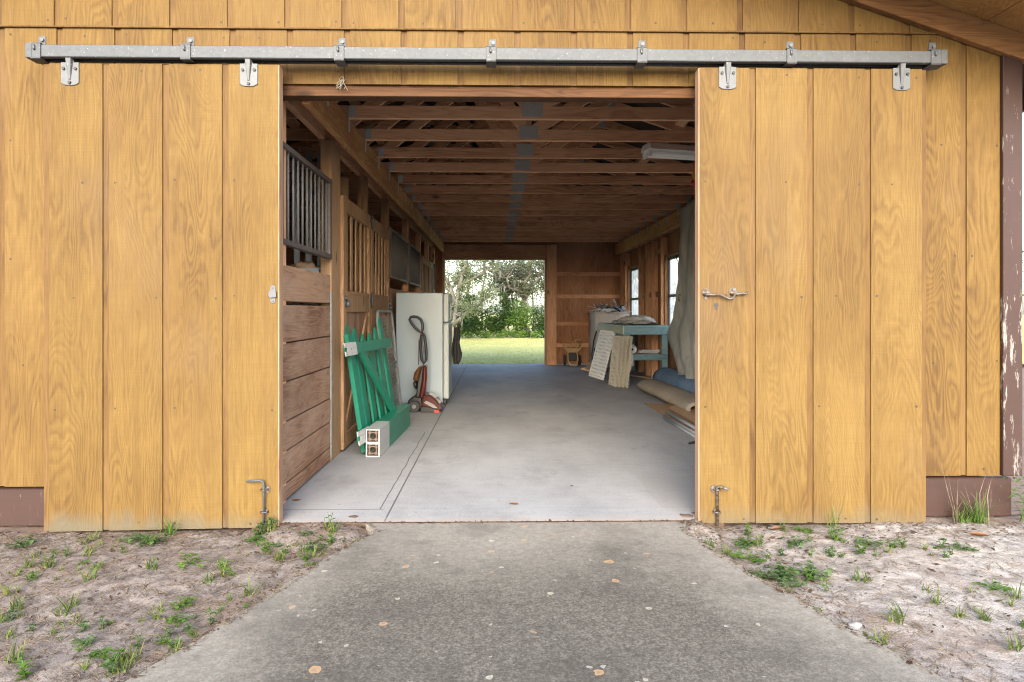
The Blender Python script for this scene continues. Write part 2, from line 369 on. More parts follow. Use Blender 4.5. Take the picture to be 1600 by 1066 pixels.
def tarp_mat(name, a, b, rough=.6, wr=9):
    n = NT(name)
    k = n.noise(n.map((1, 1, .35)), wr, 5, .65); s_ = n.noise(None, 1.6, 3)
    c = n.mix(n.ramp(n.math('ADD', n.math('MULTIPLY', k, .6), n.math('MULTIPLY', s_, .4)), [(.35, 0), (.62, 1)]), a, b)
    return n.out(c, rough, 0, n.bump(k, .5, .02), .3)
M['canvas'] = tarp_mat('grey_canvas', (.27, .275, .25), (.50, .505, .47))
M['bluecloth'] = tarp_mat('blue_cloth', (.10, .17, .28), (.19, .29, .43), .85)
M['carpet'] = tarp_mat('tan_carpet', (.30, .25, .19), (.42, .36, .28), .95, 30)
M['paper'] = tarp_mat('crumpled_paper', (.60, .62, .64), (.80, .81, .82), .6)
M['bluestrap'] = plain('blue_plastic', (.05, .16, .34), .4)
M['darkcloth'] = tarp_mat('dark_cloth', (.018, .018, .02), (.05, .048, .045), .8)
M['greycloth'] = tarp_mat('grey_drop_cloth', (.35, .33, .30), (.52, .50, .47), .8)
M['rope'] = plain('frayed_rope', (.26, .24, .20), .9, 0, .2, 60)
def glass_mat():
    n = NT('frosted_bright_glass')
    k = n.noise(None, 7, 4)
    n.out((.85, .88, .9), .4)
    tr = n.n.new('ShaderNodeBsdfTranslucent'); tr.inputs['Color'].default_value = (.92, .95, .97, 1)  # white translucency mixed in so the panes look bright
    cl = n.n.new('ShaderNodeBsdfTransparent')
    mx = n.n.new('ShaderNodeMixShader'); n.l.new(n.ramp(k, [(.3, .18), (.7, .42)]), mx.inputs[0])
    n.l.new(cl.outputs[0], mx.inputs[1]); n.l.new(tr.outputs[0], mx.inputs[2])
    n.l.new(mx.outputs[0], n.n['Material Output'].inputs['Surface'])
    return n.m
M['glass'] = glass_mat()
M['weed'] = leafmat('weed_green', (.045, .11, .018), (.12, .21, .035), .3, 14)
M['weed_blue'] = leafmat('weed_dull_green', (.05, .10, .035), (.12, .19, .07), .3, 14)
M['grassy'] = leafmat('grass_yellow_green', (.06, .11, .02), (.16, .195, .045), .3, 12, (.27, .20, .085))
M['straw'] = leafmat('dry_straw', (.075, .056, .040), (.24, .185, .125), .1, 23)
M['litter'] = leafmat('brown_litter', (.035, .023, .017), (.115, .07, .046), .05, 31)
M['oakleaf'] = leafmat('oak_leaf', (.05, .075, .028), (.17, .20, .10), .35, 2.4)
M['oakleaf2'] = leafmat('grey_oak_leaf', (.075, .095, .05), (.21, .23, .135), .35, 2.4)
M['shrubleaf'] = leafmat('shrub_leaf', (.012, .034, .007), (.065, .125, .022), .3, 1.8)
M['brightleaf'] = leafmat('undergrowth_leaf', (.045, .10, .016), (.13, .22, .04), .3, 2.5)
M['bark'] = plain('grey_bark', (.17, .155, .14), .95, 0, .45, 14, .1, .6)
M['moss'] = leafmat('hanging_moss', (.10, .105, .085), (.20, .20, .165), .2, 3)
M['deadleaf'] = plain('dead_leaf', (.24, .11, .045), .8, 0, .3, 40)
M['stone'] = plain('white_stone', (.24, .24, .24), .8, 0, .15, 30, .3, .4)

# ------------------------------------------------------------------ mesh helpers
def BM(): return bmesh.new()

def hexa(bm, pts, mi=0):
    vs = [bm.verts.new(p) for p in pts]
    fs = []
    for f in ((0,3,2,1),(4,5,6,7),(0,1,5,4),(1,2,6,5),(2,3,7,6),(3,0,4,7)):
        fc = bm.faces.new([vs[i] for i in f]); fc.material_index = mi; fs.append(fc)
    return vs

def box(bm, x0, x1, y0, y1, z0, z1, mi=0):
    return hexa(bm, [(x0,y0,z0),(x1,y0,z0),(x1,y1,z0),(x0,y1,z0),(x0,y0,z1),(x1,y0,z1),(x1,y1,z1),(x0,y1,z1)], mi)

def bar(bm, a, b, w, h, up=(0,0,1), mi=0):
    """box beam from a to b, w across, h along up"""
    a = Vector(a); b = Vector(b); d = (b-a).normalized(); up = Vector(up)
    s = d.cross(up).normalized(); u = s.cross(d).normalized()
    s *= w/2; u *= h/2
    return hexa(bm, [a-s-u, a+s-u, b+s-u, b-s-u, a-s+u, a+s+u, b+s+u, b-s+u], mi)

def tube(bm, pts, r, n=8, cap=True, mi=0, closed=False):
    pts = [Vector(p) for p in pts]
    rs = r if isinstance(r, (list, tuple)) else [r]*len(pts)
    rings = []; prev = None
    N = len(pts)
    for i, p in enumerate(pts):
        if closed: d = pts[(i+1) % N]-pts[i-1]
        else: d = pts[min(i+1, N-1)]-pts[max(i-1, 0)]
        d.normalize()
        if prev is None:
            ref = Vector((0,0,1)) if abs(d.z) < .9 else Vector((1,0,0))
            s = d.cross(ref).normalized()
        else:
            s = (prev-d*prev.dot(d)).normalized()
        prev = s; u = d.cross(s)
        rings.append([bm.verts.new(p+(s*math.cos(k*2*math.pi/n)+u*math.sin(k*2*math.pi/n))*rs[i]) for k in range(n)])
    for i in range(N if closed else N-1):
        A, B = rings[i], rings[(i+1) % N]
        for k in range(n):
            f = bm.faces.new((A[k], A[(k+1) % n], B[(k+1) % n], B[k])); f.smooth = True; f.material_index = mi
    if cap and not closed:
        f = bm.faces.new(rings[0][::-1]); f.material_index = mi
        f = bm.faces.new(rings[-1]); f.material_index = mi

def prism(bm, poly, y0, y1, mi=0, plane='XZ', smooth=False):
    """extrude a 2-D outline; plane XZ extrudes along Y, XY along Z, YZ along X"""
    def P(p, t):
        return {'XZ': (p[0], t, p[1]), 'XY': (p[0], p[1], t), 'YZ': (t, p[0], p[1])}[plane]
    A = [bm.verts.new(P(p, y0)) for p in poly]; B = [bm.verts.new(P(p, y1)) for p in poly]
    n = len(poly)
    fs = [bm.faces.new(A), bm.faces.new(B[::-1])]
    for k in range(n):
        f = bm.faces.new((A[(k+1) % n], A[k], B[k], B[(k+1) % n])); f.smooth = smooth; fs.append(f)
    for f in fs: f.material_index = mi

def ring_prism(bm, outer, inner, y0, y1, mi=0):
    """outline with a hole (same vertex count), XZ plane, along Y"""
    n = len(outer)
    v = lambda p, t: bm.verts.new((p[0], t, p[1]))
    A = [v(p, y0) for p in outer]; B = [v(p, y0) for p in inner]
    C = [v(p, y1) for p in outer]; D = [v(p, y1) for p in inner]
    for k in range(n):
        j = (k+1) % n
        for q in ((A[k],A[j],B[j],B[k]), (C[j],C[k],D[k],D[j]), (A[j],A[k],C[k],C[j]), (B[k],B[j],D[j],D[k])):
            bm.faces.new(q).material_index = mi

def disc(bm, c, r, depth, axis='Y', n=14, mi=0, dome=.0):
    c = Vector(c)
    def P(a, rr, t):
        x, z = math.cos(a)*rr, math.sin(a)*rr
        return c+Vector({'Y': (x, t, z), 'X': (t, x, z), 'Z': (x, z, t)}[axis])
    A = [bm.verts.new(P(k*2*math.pi/n, r, 0)) for k in range(n)]
    B = [bm.verts.new(P(k*2*math.pi/n, r*(1-dome), depth)) for k in range(n)]
    fs = [bm.faces.new(A), bm.faces.new(B[::-1])]
    for k in range(n): fs.append(bm.faces.new((A[(k+1) % n], A[k], B[k], B[(k+1) % n])))
    for f in fs: f.material_index = mi

def blob(bm, c, rad, amp=.15, fr=3, seed=0, sub=3, mi=0):
    r = bmesh.ops.create_icosphere(bm, subdivisions=sub, radius=1)
    for v in r['verts']:
        d = v.co.normalized()
        k = 1+amp*mnoise.noise(d*fr+Vector((seed*7.1, seed*3.3, 0)))+amp*.5*mnoise.noise(d*fr*2.7+Vector((seed, 2, 1)))
        v.co = Vector(c)+Vector((d.x*rad[0]*k, d.y*rad[1]*k, d.z*rad[2]*k))
        for f in v.link_faces: f.smooth = True; f.material_index = mi

def obj(name, bm, mats, parent=None, bevel=0, recalc=True):
    if recalc: bmesh.ops.recalc_face_normals(bm, faces=bm.faces[:])
    if bevel:
        es = [e for e in bm.edges if len(e.link_faces) == 2 and e.calc_face_angle(0) > R(35)]
        bmesh.ops.bevel(bm, geom=es, offset=bevel, segments=1, affect='EDGES', profile=.5, clamp_overlap=True)
    me = bpy.data.meshes.new(name); bm.to_mesh(me); bm.free()
    if not isinstance(mats, (list, tuple)): mats = [mats]
    for m in mats: me.materials.append(M[m] if isinstance(m, str) else m)
    o = bpy.data.objects.new(name, me); COL.objects.link(o)
    if parent is not None:
        o.parent = parent
        o.matrix_parent_inverse = world_of(parent).inverted()
    return o

def world_of(o):
    m = Matrix.LocRotScale(o.location, o.rotation_euler, o.scale)
    return world_of(o.parent) @ o.matrix_parent_inverse @ m if o.parent else m

def tag(o, label, cat, group=None, kind=None):
    if label: o['label'] = label
    if cat: o['category'] = cat
    if group: o['group'] = group
    if kind: o['kind'] = kind
    return o

def thing(name, label, cat, loc=(0,0,0), group=None):
    o = bpy.data.objects.new(name, None); COL.objects.link(o); o.location = loc
    o.empty_display_size = .1
    return tag(o, label, cat, group)

def struct(name, bm, mat):
    return tag(obj(name, bm, mat), None, None, None, 'structure')

def dup(o, parent=None):
    c = o.copy(); COL.objects.link(c)
    if parent is not None: c.parent = parent; c.matrix_parent_inverse = o.matrix_parent_inverse.copy()
    for ch in o.children:
        dup(ch, c)
    return c

F = 1600*24/36
def X(px, Y):                      # facade survey: photo column -> metres at depth Y
    u = (px-794.3)/F
    return Y*(u+TAU)/(1-u*TAU)
def Z(px, py, Y):                  # photo row -> height at depth Y
    x = X(px, Y); d = (Y+TAU*x)/math.sqrt(1+TAU*TAU)
    return 1.10-(py-486)/F*d

YD, YW = 3.55, 3.68                # door face, wall face
YE = 14.0                          # inner face of the far wall
XL, XR = -1.20, 2.69               # stall front line, outer right wall

# ================================================================== GROUND
def axis_grid(lo, hi, step, outer):
    a = [-o for o in outer[::-1]] if False else []
    k = int(round((hi-lo)/step))
    return [lo+(hi-lo)*i/k for i in range(k+1)]
def lip(x, y):                      # sand drifted against the slab inside the doorway
    if not (3.2 < y < 3.7 and -1.25 < x < 1.2) or -.66 < x < .95: return 0
    return .041*min(1, (-.66-x)/.05 if x < 0 else (x-.95)/.05)*min(1, max(0, (y-3.25)/.2))*min(1, max(0, (x+1.2)/.12))*min(1, max(0, (1.15-x)/.1))*(1+.12*mnoise.noise(Vector((x*14, y*14, 3))))
def make_ground():
    xs = [-400, -120, -40, -14, -7] + axis_grid(-4.4, 4.4, .025, None) + [7, 14, 40, 120, 400]
    ys = [-400, -100, -30, -10, -3, -1, 0, .6] + axis_grid(1.0, 3.95, .025, None) + [6, 10, 14.2, 30, 80, 200, 600]
    bm = BM(); V = []
    for y in ys:
        row = []
        for x in xs:
            z = -.040
            if y > 3.7: z = -.11
            w = min(1, max(0, (4.4-abs(x))/.5))*min(1, max(0, (y-1.0)/.4))*min(1, max(0, (3.95-y)/.2))
            p = Vector((x, y, 0))
            nz = mnoise.noise(p*2.1)*.012+mnoise.noise(p*7+Vector((3,1,0)))*.008+mnoise.noise(p*19)*.0065+mnoise.noise(p*37)*.004
            if -4.5 < x < 4.5: z += nz*w
            if x > 1.2 and y > .5: z += min(.02, (x-1.2)*.02)*w
            z += lip(x, y)
            row.append(bm.verts.new((x, y, z)))
        V.append(row)
    for j in range(len(ys)-1):
        for i in range(len(xs)-1):
            f = bm.faces.new((V[j][i], V[j][i+1], V[j+1][i+1], V[j+1][i])); f.smooth = True
    return struct('sand_ground', bm, 'sand')
make_ground()

drive_l = [(-.68, 3.566), (-.64, 3.50), (-.605, 3.42), (-.70, 3.195), (-.79, 2.96), (-.90, 2.575), (-1.01, 2.28), (-1.10, 2.06), (-1.45, 1.2), (-1.8, 0), (-2.1, -3), (-2.1, -25)]
drive_r = [(2.2, -25), (2.2, -3), (1.95, 0), (1.65, 1.2), (1.34, 2.06), (1.23, 2.325), (1.15, 2.63), (1.04, 2.96), (.99, 3.24), (.955, 3.42), (.97, 3.50), (1.0, 3.566)]
def wobble(poly, amp):
    out = []
    for k in range(len(poly)-1):
        a, b = Vector(poly[k]), Vector(poly[k+1]); n = max(1, int((b-a).length/.06)) if (b-a).length < 2 else 1
        for i in range(n):
            p = a.lerp(b, i/n); q = mnoise.noise(Vector((p.x*9, p.y*9, 4)))*amp
            out.append((p.x+q, p.y) if k+i > 0 else (p.x, p.y))
    return out+[poly[-1]]
bm = BM()
prism(bm, wobble(drive_l, .02)+wobble(drive_r, .02), -.16, -.003, plane='XY')
struct('driveway', bm, 'drive')
bm = BM()
hexa(bm, [(-4.72,3.77,-.25),(2.70,3.77,-.25),(2.70,14.12,-.25),(-4.72,14.12,-.25),(-4.72,3.77,0),(2.70,3.77,0),(2.70,14.12,0),(-4.72,14.12,0)])
box(bm, -1.26, 1.20, 3.572, 3.7695, -.25, 0)
struct('barn_floor', bm, 'floor')
bm = BM(); box(bm, -1.26, 1.20, 3.5555, 3.5712, -.12, -.0004)
struct('floor_joint', bm, 'litter')
bm = BM()
vs = [bm.verts.new(p) for p in ((-160, 14.3, -.030), (160, 14.3, -.030), (160, 300, -.030), (-160, 300, -.030))]
bm.faces.new(vs)
struct('lawn', bm, 'lawn')

# ================================================================== BARN
barn = thing('barn', 'honey stained plywood barn with two sliding doors open on a long aisle', 'barn', (0, 8.8, 0))
RIDGE = -1.0
def roof_z(x, base=2.640):         # underside of the roof deck
    return base+(XR+.04-RIDGE)/3-abs(x-RIDGE)/3

def siding(bm, x0, x1, zb, zt, yf, ch0, step=.3048, cw=.034, nails=True, top=None, seed=1):
    """grooved sheet: raised boards with recessed channels; ch0 = left edge of one channel"""
    rnd = random.Random(seed)
    tz = (lambda x: zt) if top is None else (lambda x: min(zt, top(x)))
    k0 = math.floor((x0-ch0)/step)
    def cut(a, b, ya, yb, dz, mi=0):
        bp = [a, b]
        if top is not None and a < RIDGE < b: bp = [a, RIDGE, b]
        for p, q in zip(bp[:-1], bp[1:]):
            if q-p < .002 or tz(p) < zb+.02 and tz(q) < zb+.02: continue
            hexa(bm, [(p,ya,zb+dz),(q,ya,zb+dz),(q,yb,zb+dz),(p,yb,zb+dz),(p,ya,max(zb+.03,tz(p)-dz)),(q,ya,max(zb+.03,tz(q)-dz)),(q,yb,max(zb+.03,tz(q)-dz)),(p,yb,max(zb+.03,tz(p)-dz))], mi)
    for k in range(k0, int((x1-ch0)/step)+2):
        a, b = max(x0, ch0+k*step+cw), min(x1, ch0+(k+1)*step)
        if b-a > .004:
            cut(a, b, yf, yf+.014, 0)
            if nails:
                for zz in ([zt-.035, zb+.03] + [zb+(zt-zb)*f for f in (.26, .5, .75)] if zt-zb > 1 else [zb+.06]):
                    if rnd.random() < .9:
                        xx = rnd.choice((a+.03, b-.03, (a+b)/2+rnd.uniform(-.04, .04)))
                        if a+.01 < xx < b-.01 and zz < tz(xx)-.03:
                            disc(bm, (xx, yf-.0012, zz+rnd.uniform(-.012, .012)), rnd.uniform(.0048, .0068), .003, 'Y', 8, 1)
    n = max(1, int((x1-x0)/.5))
    for i in range(n):
        cut(x0+(x1-x0)*i/n, x0+(x1-x0)*(i+1)/n-.0005, yf+.0085, yf+.022, .0012, 2)

ch_wall = X(448, YW)
SB_L, SB_R, ST = .165, .200, 2.606
bm = BM(); siding(bm, -4.74, -1.235, SB_L, ST, YW, ch_wall, seed=2); obj('front_wall', bm, ['siding', 'nail', 'channel'], barn)
bm = BM(); siding(bm, 1.185, X(1566, YW), SB_R, ST, YW, ch_wall, seed=3, top=lambda x: roof_z(x)-.002); obj('front_wall', bm, ['siding', 'nail', 'channel'], barn)
bm = BM(); siding(bm, -1.234, 1.184, 2.318, ST, YW, ch_wall, seed=4); obj('front_wall', bm, ['siding', 'nail', 'channel'], barn)
bm = BM(); siding(bm, -4.74, X(1566, YW), ST+.012, 4.2, YW-.004, ch_wall-.012, seed=5, top=lambda x: roof_z(x)-.002); obj('gable_wall', bm, ['siding', 'nail', 'channel'], barn)
bm = BM(); box(bm, -4.7, 2.40, YW-.014, YW+.008, ST+.0005, ST+.010); obj('flashing', bm, 'channel', barn, .002)
# framing behind the front wall
bm = BM(); box(bm, -4.6, 2.6, 3.706, 3.80, 2.262, 2.45); obj('header', bm, 'header', barn, .003)
for x in (-1.30, 1.19):
    bm = BM(); box(bm, x, x+.06, 3.706, 3.83, 0.001, 2.26); obj('jamb', bm, 'pineZ', barn, .003)
# skirt, corner board, frieze
bm = BM(); box(bm, -4.76, -2.2, 3.645, 3.70, -.035, SB_L-.006); obj('skirt_board', bm, 'skirt', barn, .004)
bm = BM(); box(bm, 2.1, X(1581, 3.645), 3.645, 3.70, -.012, SB_R-.006); obj('skirt_board', bm, 'skirt', barn, .004)
bm = BM(); box(bm, -4.73, -1.265, 3.675, 3.76, -.30, -.004); obj('foundation', bm, 'concrete_edge', barn); bm = BM(); box(bm, 1.205, 2.72, 3.675, 3.76, -.30, -.004); obj('foundation', bm, 'concrete_edge', barn)
xc0, xc1 = X(1566.5, 3.66), X(1597, 3.66)
bm = BM(); box(bm, xc0, xc1, 3.655, 3.70, SB_R+.002, 2.50); tag(obj('corner_board', bm, 'peel', barn, .003), 'brown corner board with peeling paint', None)
bm = BM()
def slope_board(bm, x0, x1, y0, y1, zlo, zhi):
    hexa(bm, [(x0,y0,zlo(x0)),(x1,y0,zlo(x1)),(x1,y1,zlo(x1)),(x0,y1,zlo(x0)),(x0,y0,zhi(x0)),(x1,y0,zhi(x1)),(x1,y1,zhi(x1)),(x0,y1,zhi(x0))])
slope_board(bm, RIDGE, 3.25, 3.628, 3.6745, lambda x: roof_z(x)-.142, lambda x: roof_z(x)-.002)
slope_board(bm, -5.25, RIDGE-.001, 3.628, 3.6745, lambda x: roof_z(x)-.142, lambda x: roof_z(x)-.002)
obj('frieze_board', bm, 'frieze', barn, .003)
# roof and eaves
bm = BM()
for a, b in ((RIDGE, 3.28), (-5.28, RIDGE-.001)):
    slope_board(bm, a, b, 2.95, 14.6, lambda x: roof_z(x)+.012, lambda x: roof_z(x)+.045)
obj('roof', bm, 'deck', barn)
bm = BM()
y = 2.95
cuts = [RIDGE, .2, 1.4, X(1545, 3.62), 3.27]
for a, b in zip(cuts[:-1], cuts[1:]):
    slope_board(bm, a+.002, b-.002, 2.96, 3.66, lambda x: roof_z(x)-.001, lambda x: roof_z(x)+.010)
slope_board(bm, -5.27, RIDGE-.003, 2.96, 3.66, lambda x: roof_z(x)-.001, lambda x: roof_z(x)+.010)
obj('soffit', bm, 'soffit', barn)
bm = BM()
for a, b in ((RIDGE, 3.28), (-5.28, RIDGE-.001)):
    slope_board(bm, a, b, 2.915, 2.949, lambda x: roof_z(x)-.10, lambda x: roof_z(x)+.05)
for x in (3.282, -5.318): box(bm, x, x+.036, 2.915, 14.6, roof_z(x)-.11, roof_z(x)+.04)
obj('fascia', bm, 'skirt', barn)

# far wall with its opening, side walls
OX0, OX1, OZ = -1.03, 1.045, 2.165
bm = BM()
def gable_piece(bm, x0, x1, z0):
    for a, b in ([(x0, x1)] if not (x0 < RIDGE < x1) else [(x0, RIDGE), (RIDGE, x1)]):
        hexa(bm, [(a,YE,z0),(b,YE,z0),(b,YE+.02,z0),(a,YE+.02,z0),(a,YE,roof_z(a)),(b,YE,roof_z(b)),(b,YE+.02,roof_z(b)),(a,YE+.02,roof_z(a))])
gable_piece(bm, -4.7, OX0, .01); gable_piece(bm, OX0+.0005, OX1, OZ+.02); gable_piece(bm, OX1+.0005, XR, .01)
obj('back_wall', bm, 'inner_ply', barn)
bm = BM(); box(bm, OX0-.05, OX1+.2, 13.93, 13.985, 2.185, 2.455); obj('header', bm, 'pineX', barn, .003)
bm = BM(); box(bm, OX0, OX1, 13.92, 14.06, OZ-.02, OZ+.018); obj('opening_trim', bm, 'freshX', barn, .003)
bm = BM(); box(bm, OX1+.004, OX1+.20, 13.88, 13.985, 0, 2.45); obj('post', bm, 'pineZ', barn, .004)
bm = BM(); box(bm, OX1-.035, OX1+.003, 13.90, 14.07, 0, OZ-.022); obj('opening_trim', bm, 'freshZ', barn, .003)
bm = BM(); box(bm, OX0-.05, OX0+.0, 13.90, 14.07, 0, 2.18); obj('opening_trim', bm, 'pineZ', barn, .003)
for z in (.36, .80, 1.36, 1.82):
    bm = BM(); box(bm, OX1+.21, XR-.10, 13.955, 13.998, z, z+.075); obj('girt', bm, 'pineX', barn, .003)
for x in (1.62,):
    pass
bm = BM(); box(bm, XR-.13, XR-.03, 13.88, 13.97, 0, 2.45); obj('post', bm, 'pineZ', barn, .004)

# right wall: sheathing pierced by two seen windows and one added for light
WIN = [(6.15, 7.30, .80, 1.93), (9.25, 10.50, .80, 1.93), (12.25, 13.42, .80, 1.93)]  # nearest one is out of view, put in to light the aisle
bm = BM()
ycur = 3.72
for (a, b, z0, z1) in WIN:
    box(bm, XR-.02, XR, ycur, a, .004, 2.60)
    box(bm, XR-.02, XR, a+.0005, b-.0005, .004, z0); box(bm, XR-.02, XR, a+.0005, b-.0005, z1, 2.60)
    ycur = b
box(bm, XR-.02, XR, ycur, 14.02, .004, 2.60)
obj('side_wall', bm, 'inner_ply', barn)
bm = BM(); box(bm, -4.72, -4.70, 3.72, 14.0, .0, 2.60)
obj('side_wall', bm, 'inner_ply', barn)
XI = XR-.022
for y in (3.9, 4.7, 5.5, 6.09, 7.33, 7.9, 8.55, 9.19, 10.53, 11.15, 11.6, 12.18, 13.45):
    bm = BM(); box(bm, XI-.10, XI, y, y+.045, 0, 2.245); obj('stud', bm, 'pineZ', barn, .003)
for y0, y1 in ((7.95, 8.54), (8.6, 9.18), (10.58, 11.14), (11.2, 11.59), (11.65, 12.17), (13.5, 13.9)):
    for z in (.35, 1.33, 2.02):
        bm = BM(); box(bm, XI-.045, XI, y0, y1-.002, z, z+.085); obj('girt', bm, 'freshY', barn, .003)
for (a, b, z0, z1) in WIN:
    m = BM()
    box(m, XI-.055, XR+.012, a-.012, a+.028, z0-.03, z1+.03); box(m, XI-.055, XR+.012, b-.028, b+.012, z0-.03, z1+.03)
    box(m, XI-.055, XR+.012, a+.029, b-.029, z1-.004, z1+.03); box(m, XI-.055, XR+.012, a+.029, b-.029, z0-.03, z0+.004)
    w = obj('window', m, 'freshZ', barn, .003)
    m = BM(); zc = z0+(z1-z0)*.47
    for (p, q, r, s) in ((a+.03, a+.065, z0+.006, z1-.006), (b-.065, b-.03, z0+.006, z1-.006)): box(m, XR-.03, XR+.004, p, q, r, s)
    for (r, s) in ((z0+.006, z0+.05), (zc-.02, zc+.02), (z1-.05, z1-.006)): box(m, XR-.03, XR+.004, a+.066, b-.066, r, s)
    obj('sash', m, 'galv', w)
    m = BM(); box(m, XR-.012, XR-.008, a+.05, b-.05, z0+.03, z1-.03); obj('pane', m, 'glass', w)

# aisle beams
bm = BM(); hexa(bm, [(-1.075,3.81,2.25),(-1.03,3.81,2.25),(-1.03,13.72,2.285),(-1.075,13.72,2.285),(-1.075,3.81,2.452),(-1.03,3.81,2.452),(-1.03,13.72,2.452),(-1.075,13.72,2.452)])
obj('beam', bm, 'beam', barn, .003)
bm = BM(); box(bm, -1.295, -1.252, 3.81, 13.9, 2.36, 2.452); obj('beam', bm, 'pineY', barn, .003)
bm = BM(); box(bm, 2.445, 2.49, 3.81, 13.87, 2.246, 2.452); obj('beam', bm, 'beam', barn, .003)
bm = BM(); box(bm, 2.53, 2.57, 3.81, 13.87, 2.25, 2.452); obj('beam', bm, 'pineY', barn, .003)

# trusses, every one a copy
def truss_bm():
    bm = BM(); t = .019
    zb = 2.454+.0445
    bar(bm, (-4.66, 0, zb), (XR-.03, 0, zb), .038, .089)
    off = .0475
    apex = roof_z(RIDGE)-off-.012
    ex = XR-.02
    bar(bm, (RIDGE+.012, .0004, apex), (ex+.5, .0004, roof_z(ex+.5)-off-.012), .0385, .089)
    bar(bm, (RIDGE-.012, .0004, apex), (-4.70-.5, .0004, roof_z(-5.2)-off-.012), .0385, .089)
    m = (ex+RIDGE)/2
    for (p, q) in (((.245, zb+.02), (-.46, roof_z(-.46)-.09)), ((.28, zb+.02), (1.15, roof_z(1.15)-.09)), ((-1.25, zb+.02), (-.05, roof_z(-.05)-.09)),
                   ((-2.28, zb+.02), (2*RIDGE-m, roof_z(m)-.1))):
        bar(bm, (p[0], .001, p[1]), (q[0], .001, q[1]), .037, .089, (0, 0, 1))
    return bm
def plate(bm, cx, cz, w, h):
    box(bm, cx-w/2, cx+w/2, -.0215, -.0185, cz-h/2, cz+h/2)
tr0 = obj('roof_truss', truss_bm(), 'pineX', barn, .002)
for cx, cz, w, h in ((.262, 2.522, .15, .105), (-2.262, 2.522, .15, .105), (RIDGE, roof_z(RIDGE)-.11, .16, .13), (1.13, roof_z(1.13)-.075, .09, .10)):
    bm = BM(); plate(bm, cx, cz, w, h); obj('gusset_plate', bm, 'plate', tr0)
bm = BM()
for xs_ in (-1.0295, ):
    box(bm, xs_, xs_+.003, -.028, .012, 2.36, 2.51); box(bm, xs_+.0031, xs_+.05, -.0235, -.0205, 2.46, 2.54)
obj('metal_tie', bm, 'plate', tr0)
bm = BM(); box(bm, 2.4415, 2.4445, -.028, .012, 2.36, 2.51); box(bm, 2.39, 2.4414, -.0235, -.0205, 2.46, 2.54)
obj('metal_tie', bm, 'plate', tr0)
TY = [4.83+.61*k for k in range(-1, 15)]
tr0.location.y = TY[0]
for y in TY[1:]:
    t = tr0.copy(); COL.objects.link(t); t.location.y = y
    for ch in tr0.children:
        c = ch.copy(); COL.objects.link(c); c.parent = t
for x in (-4.1, -3.3, -2.5, -1.75, -.35, .35, 1.05, 1.75, 2.4):
    bm = BM(); z = roof_z(x)-.0
    slope_board(bm, x, x+.085, 3.70, 14.0, lambda q: roof_z(q)-.046, lambda q: roof_z(q)+.011); obj('purlin', bm, 'pineY', barn)
bm = BM(); bar(bm, (-.2, 4.2, 3.30), (1.0, 13.4, 2.62), .038, .089); obj('brace', bm, 'pineY', barn)

# ------------------------------------------------------------------ sliding doors
def sliding_door(x0, x1, zl, zr, mat, ch, label, hx, seed):
    bm = BM(); zt = 2.372
    siding(bm, x0, x1, min(zl, zr), zt, YD, ch, seed=seed)
    for v in bm.verts:              # the bottom edge follows the ground
        if v.co.z < .01: v.co.z += (zl+(zr-zl)*(v.co.x-x0)/(x1-x0))-min(zl, zr)
    d = obj('sliding_door', bm, [mat, 'nail', 'channel'], barn); d['label'] = label
    bm = BM()
    for a, b in ((x0+.001, x0+.09), (x1-.09, x1-.001)): box(bm, a, b, YD+.0225, YD+.062, max(zl, zr)+.004, zt-.002)
    for z in (.02, 1.1, 2.27): box(bm, x0+.0905, x1-.0905, YD+.0225, YD+.06, z, z+.09)
    obj('door_frame', bm, 'greyZ', d, .002)
    for hpx in hx:
        cx = X(hpx, YD); w = .046
        zb_, zt_ = 2.258, 2.388
        bm = BM()
        poly = [(cx-w, zt_-.012), (cx-w, zb_+.012), (cx-w*.6, zb_+.002), (cx, zb_), (cx+w*.6, zb_+.002), (cx+w, zb_+.012), (cx+w, zt_-.012), (cx+.022, zt_-.012), (cx+.018, zt_), (cx-.018, zt_), (cx-.022, zt_-.012)]
        prism(bm, poly, YD-.006, YD-.001)
        # pressed rib that tapers downwards, and the axle stem into the track
        hexa(bm, [(cx-.004,YD-.009,zb_+.028),(cx+.004,YD-.009,zb_+.028),(cx+.006,YD-.005,zb_+.028),(cx-.006,YD-.005,zb_+.028),
                  (cx-.014,YD-.024,zt_+.01),(cx+.014,YD-.024,zt_+.01),(cx+.020,YD-.005,zt_+.01),(cx-.020,YD-.005,zt_+.01)])
        box(bm, cx-.012, cx+.012, YD-.012, YD+.03, zt_+.005, zt_+.03)
        h = obj('hanger', bm, 'zinc', d, .0015)
        for bx, bz in ((cx-.030, zb_+.085), (cx+.030, zb_+.085), (cx, zb_+.014)):
            bm = BM(); disc(bm, (bx, YD-.014, bz), .0078, .009, 'Y', 6); obj('bolt', bm, 'bolt', h)
    return d
dl = sliding_door(X(67, YD), X(434.5, YD), -.035, -.018, 'door_a', X(160, YD),
                  'left sliding door with a cane bolt and small latch plate', (110, 389), 21)
dr = sliding_door(X(1093, YD), X(1448.5, YD), -.010, -.016, 'door_b', X(1171, YD),
                  'right sliding door with a hook latch and keyhole', (1136.5, 1408), 22)
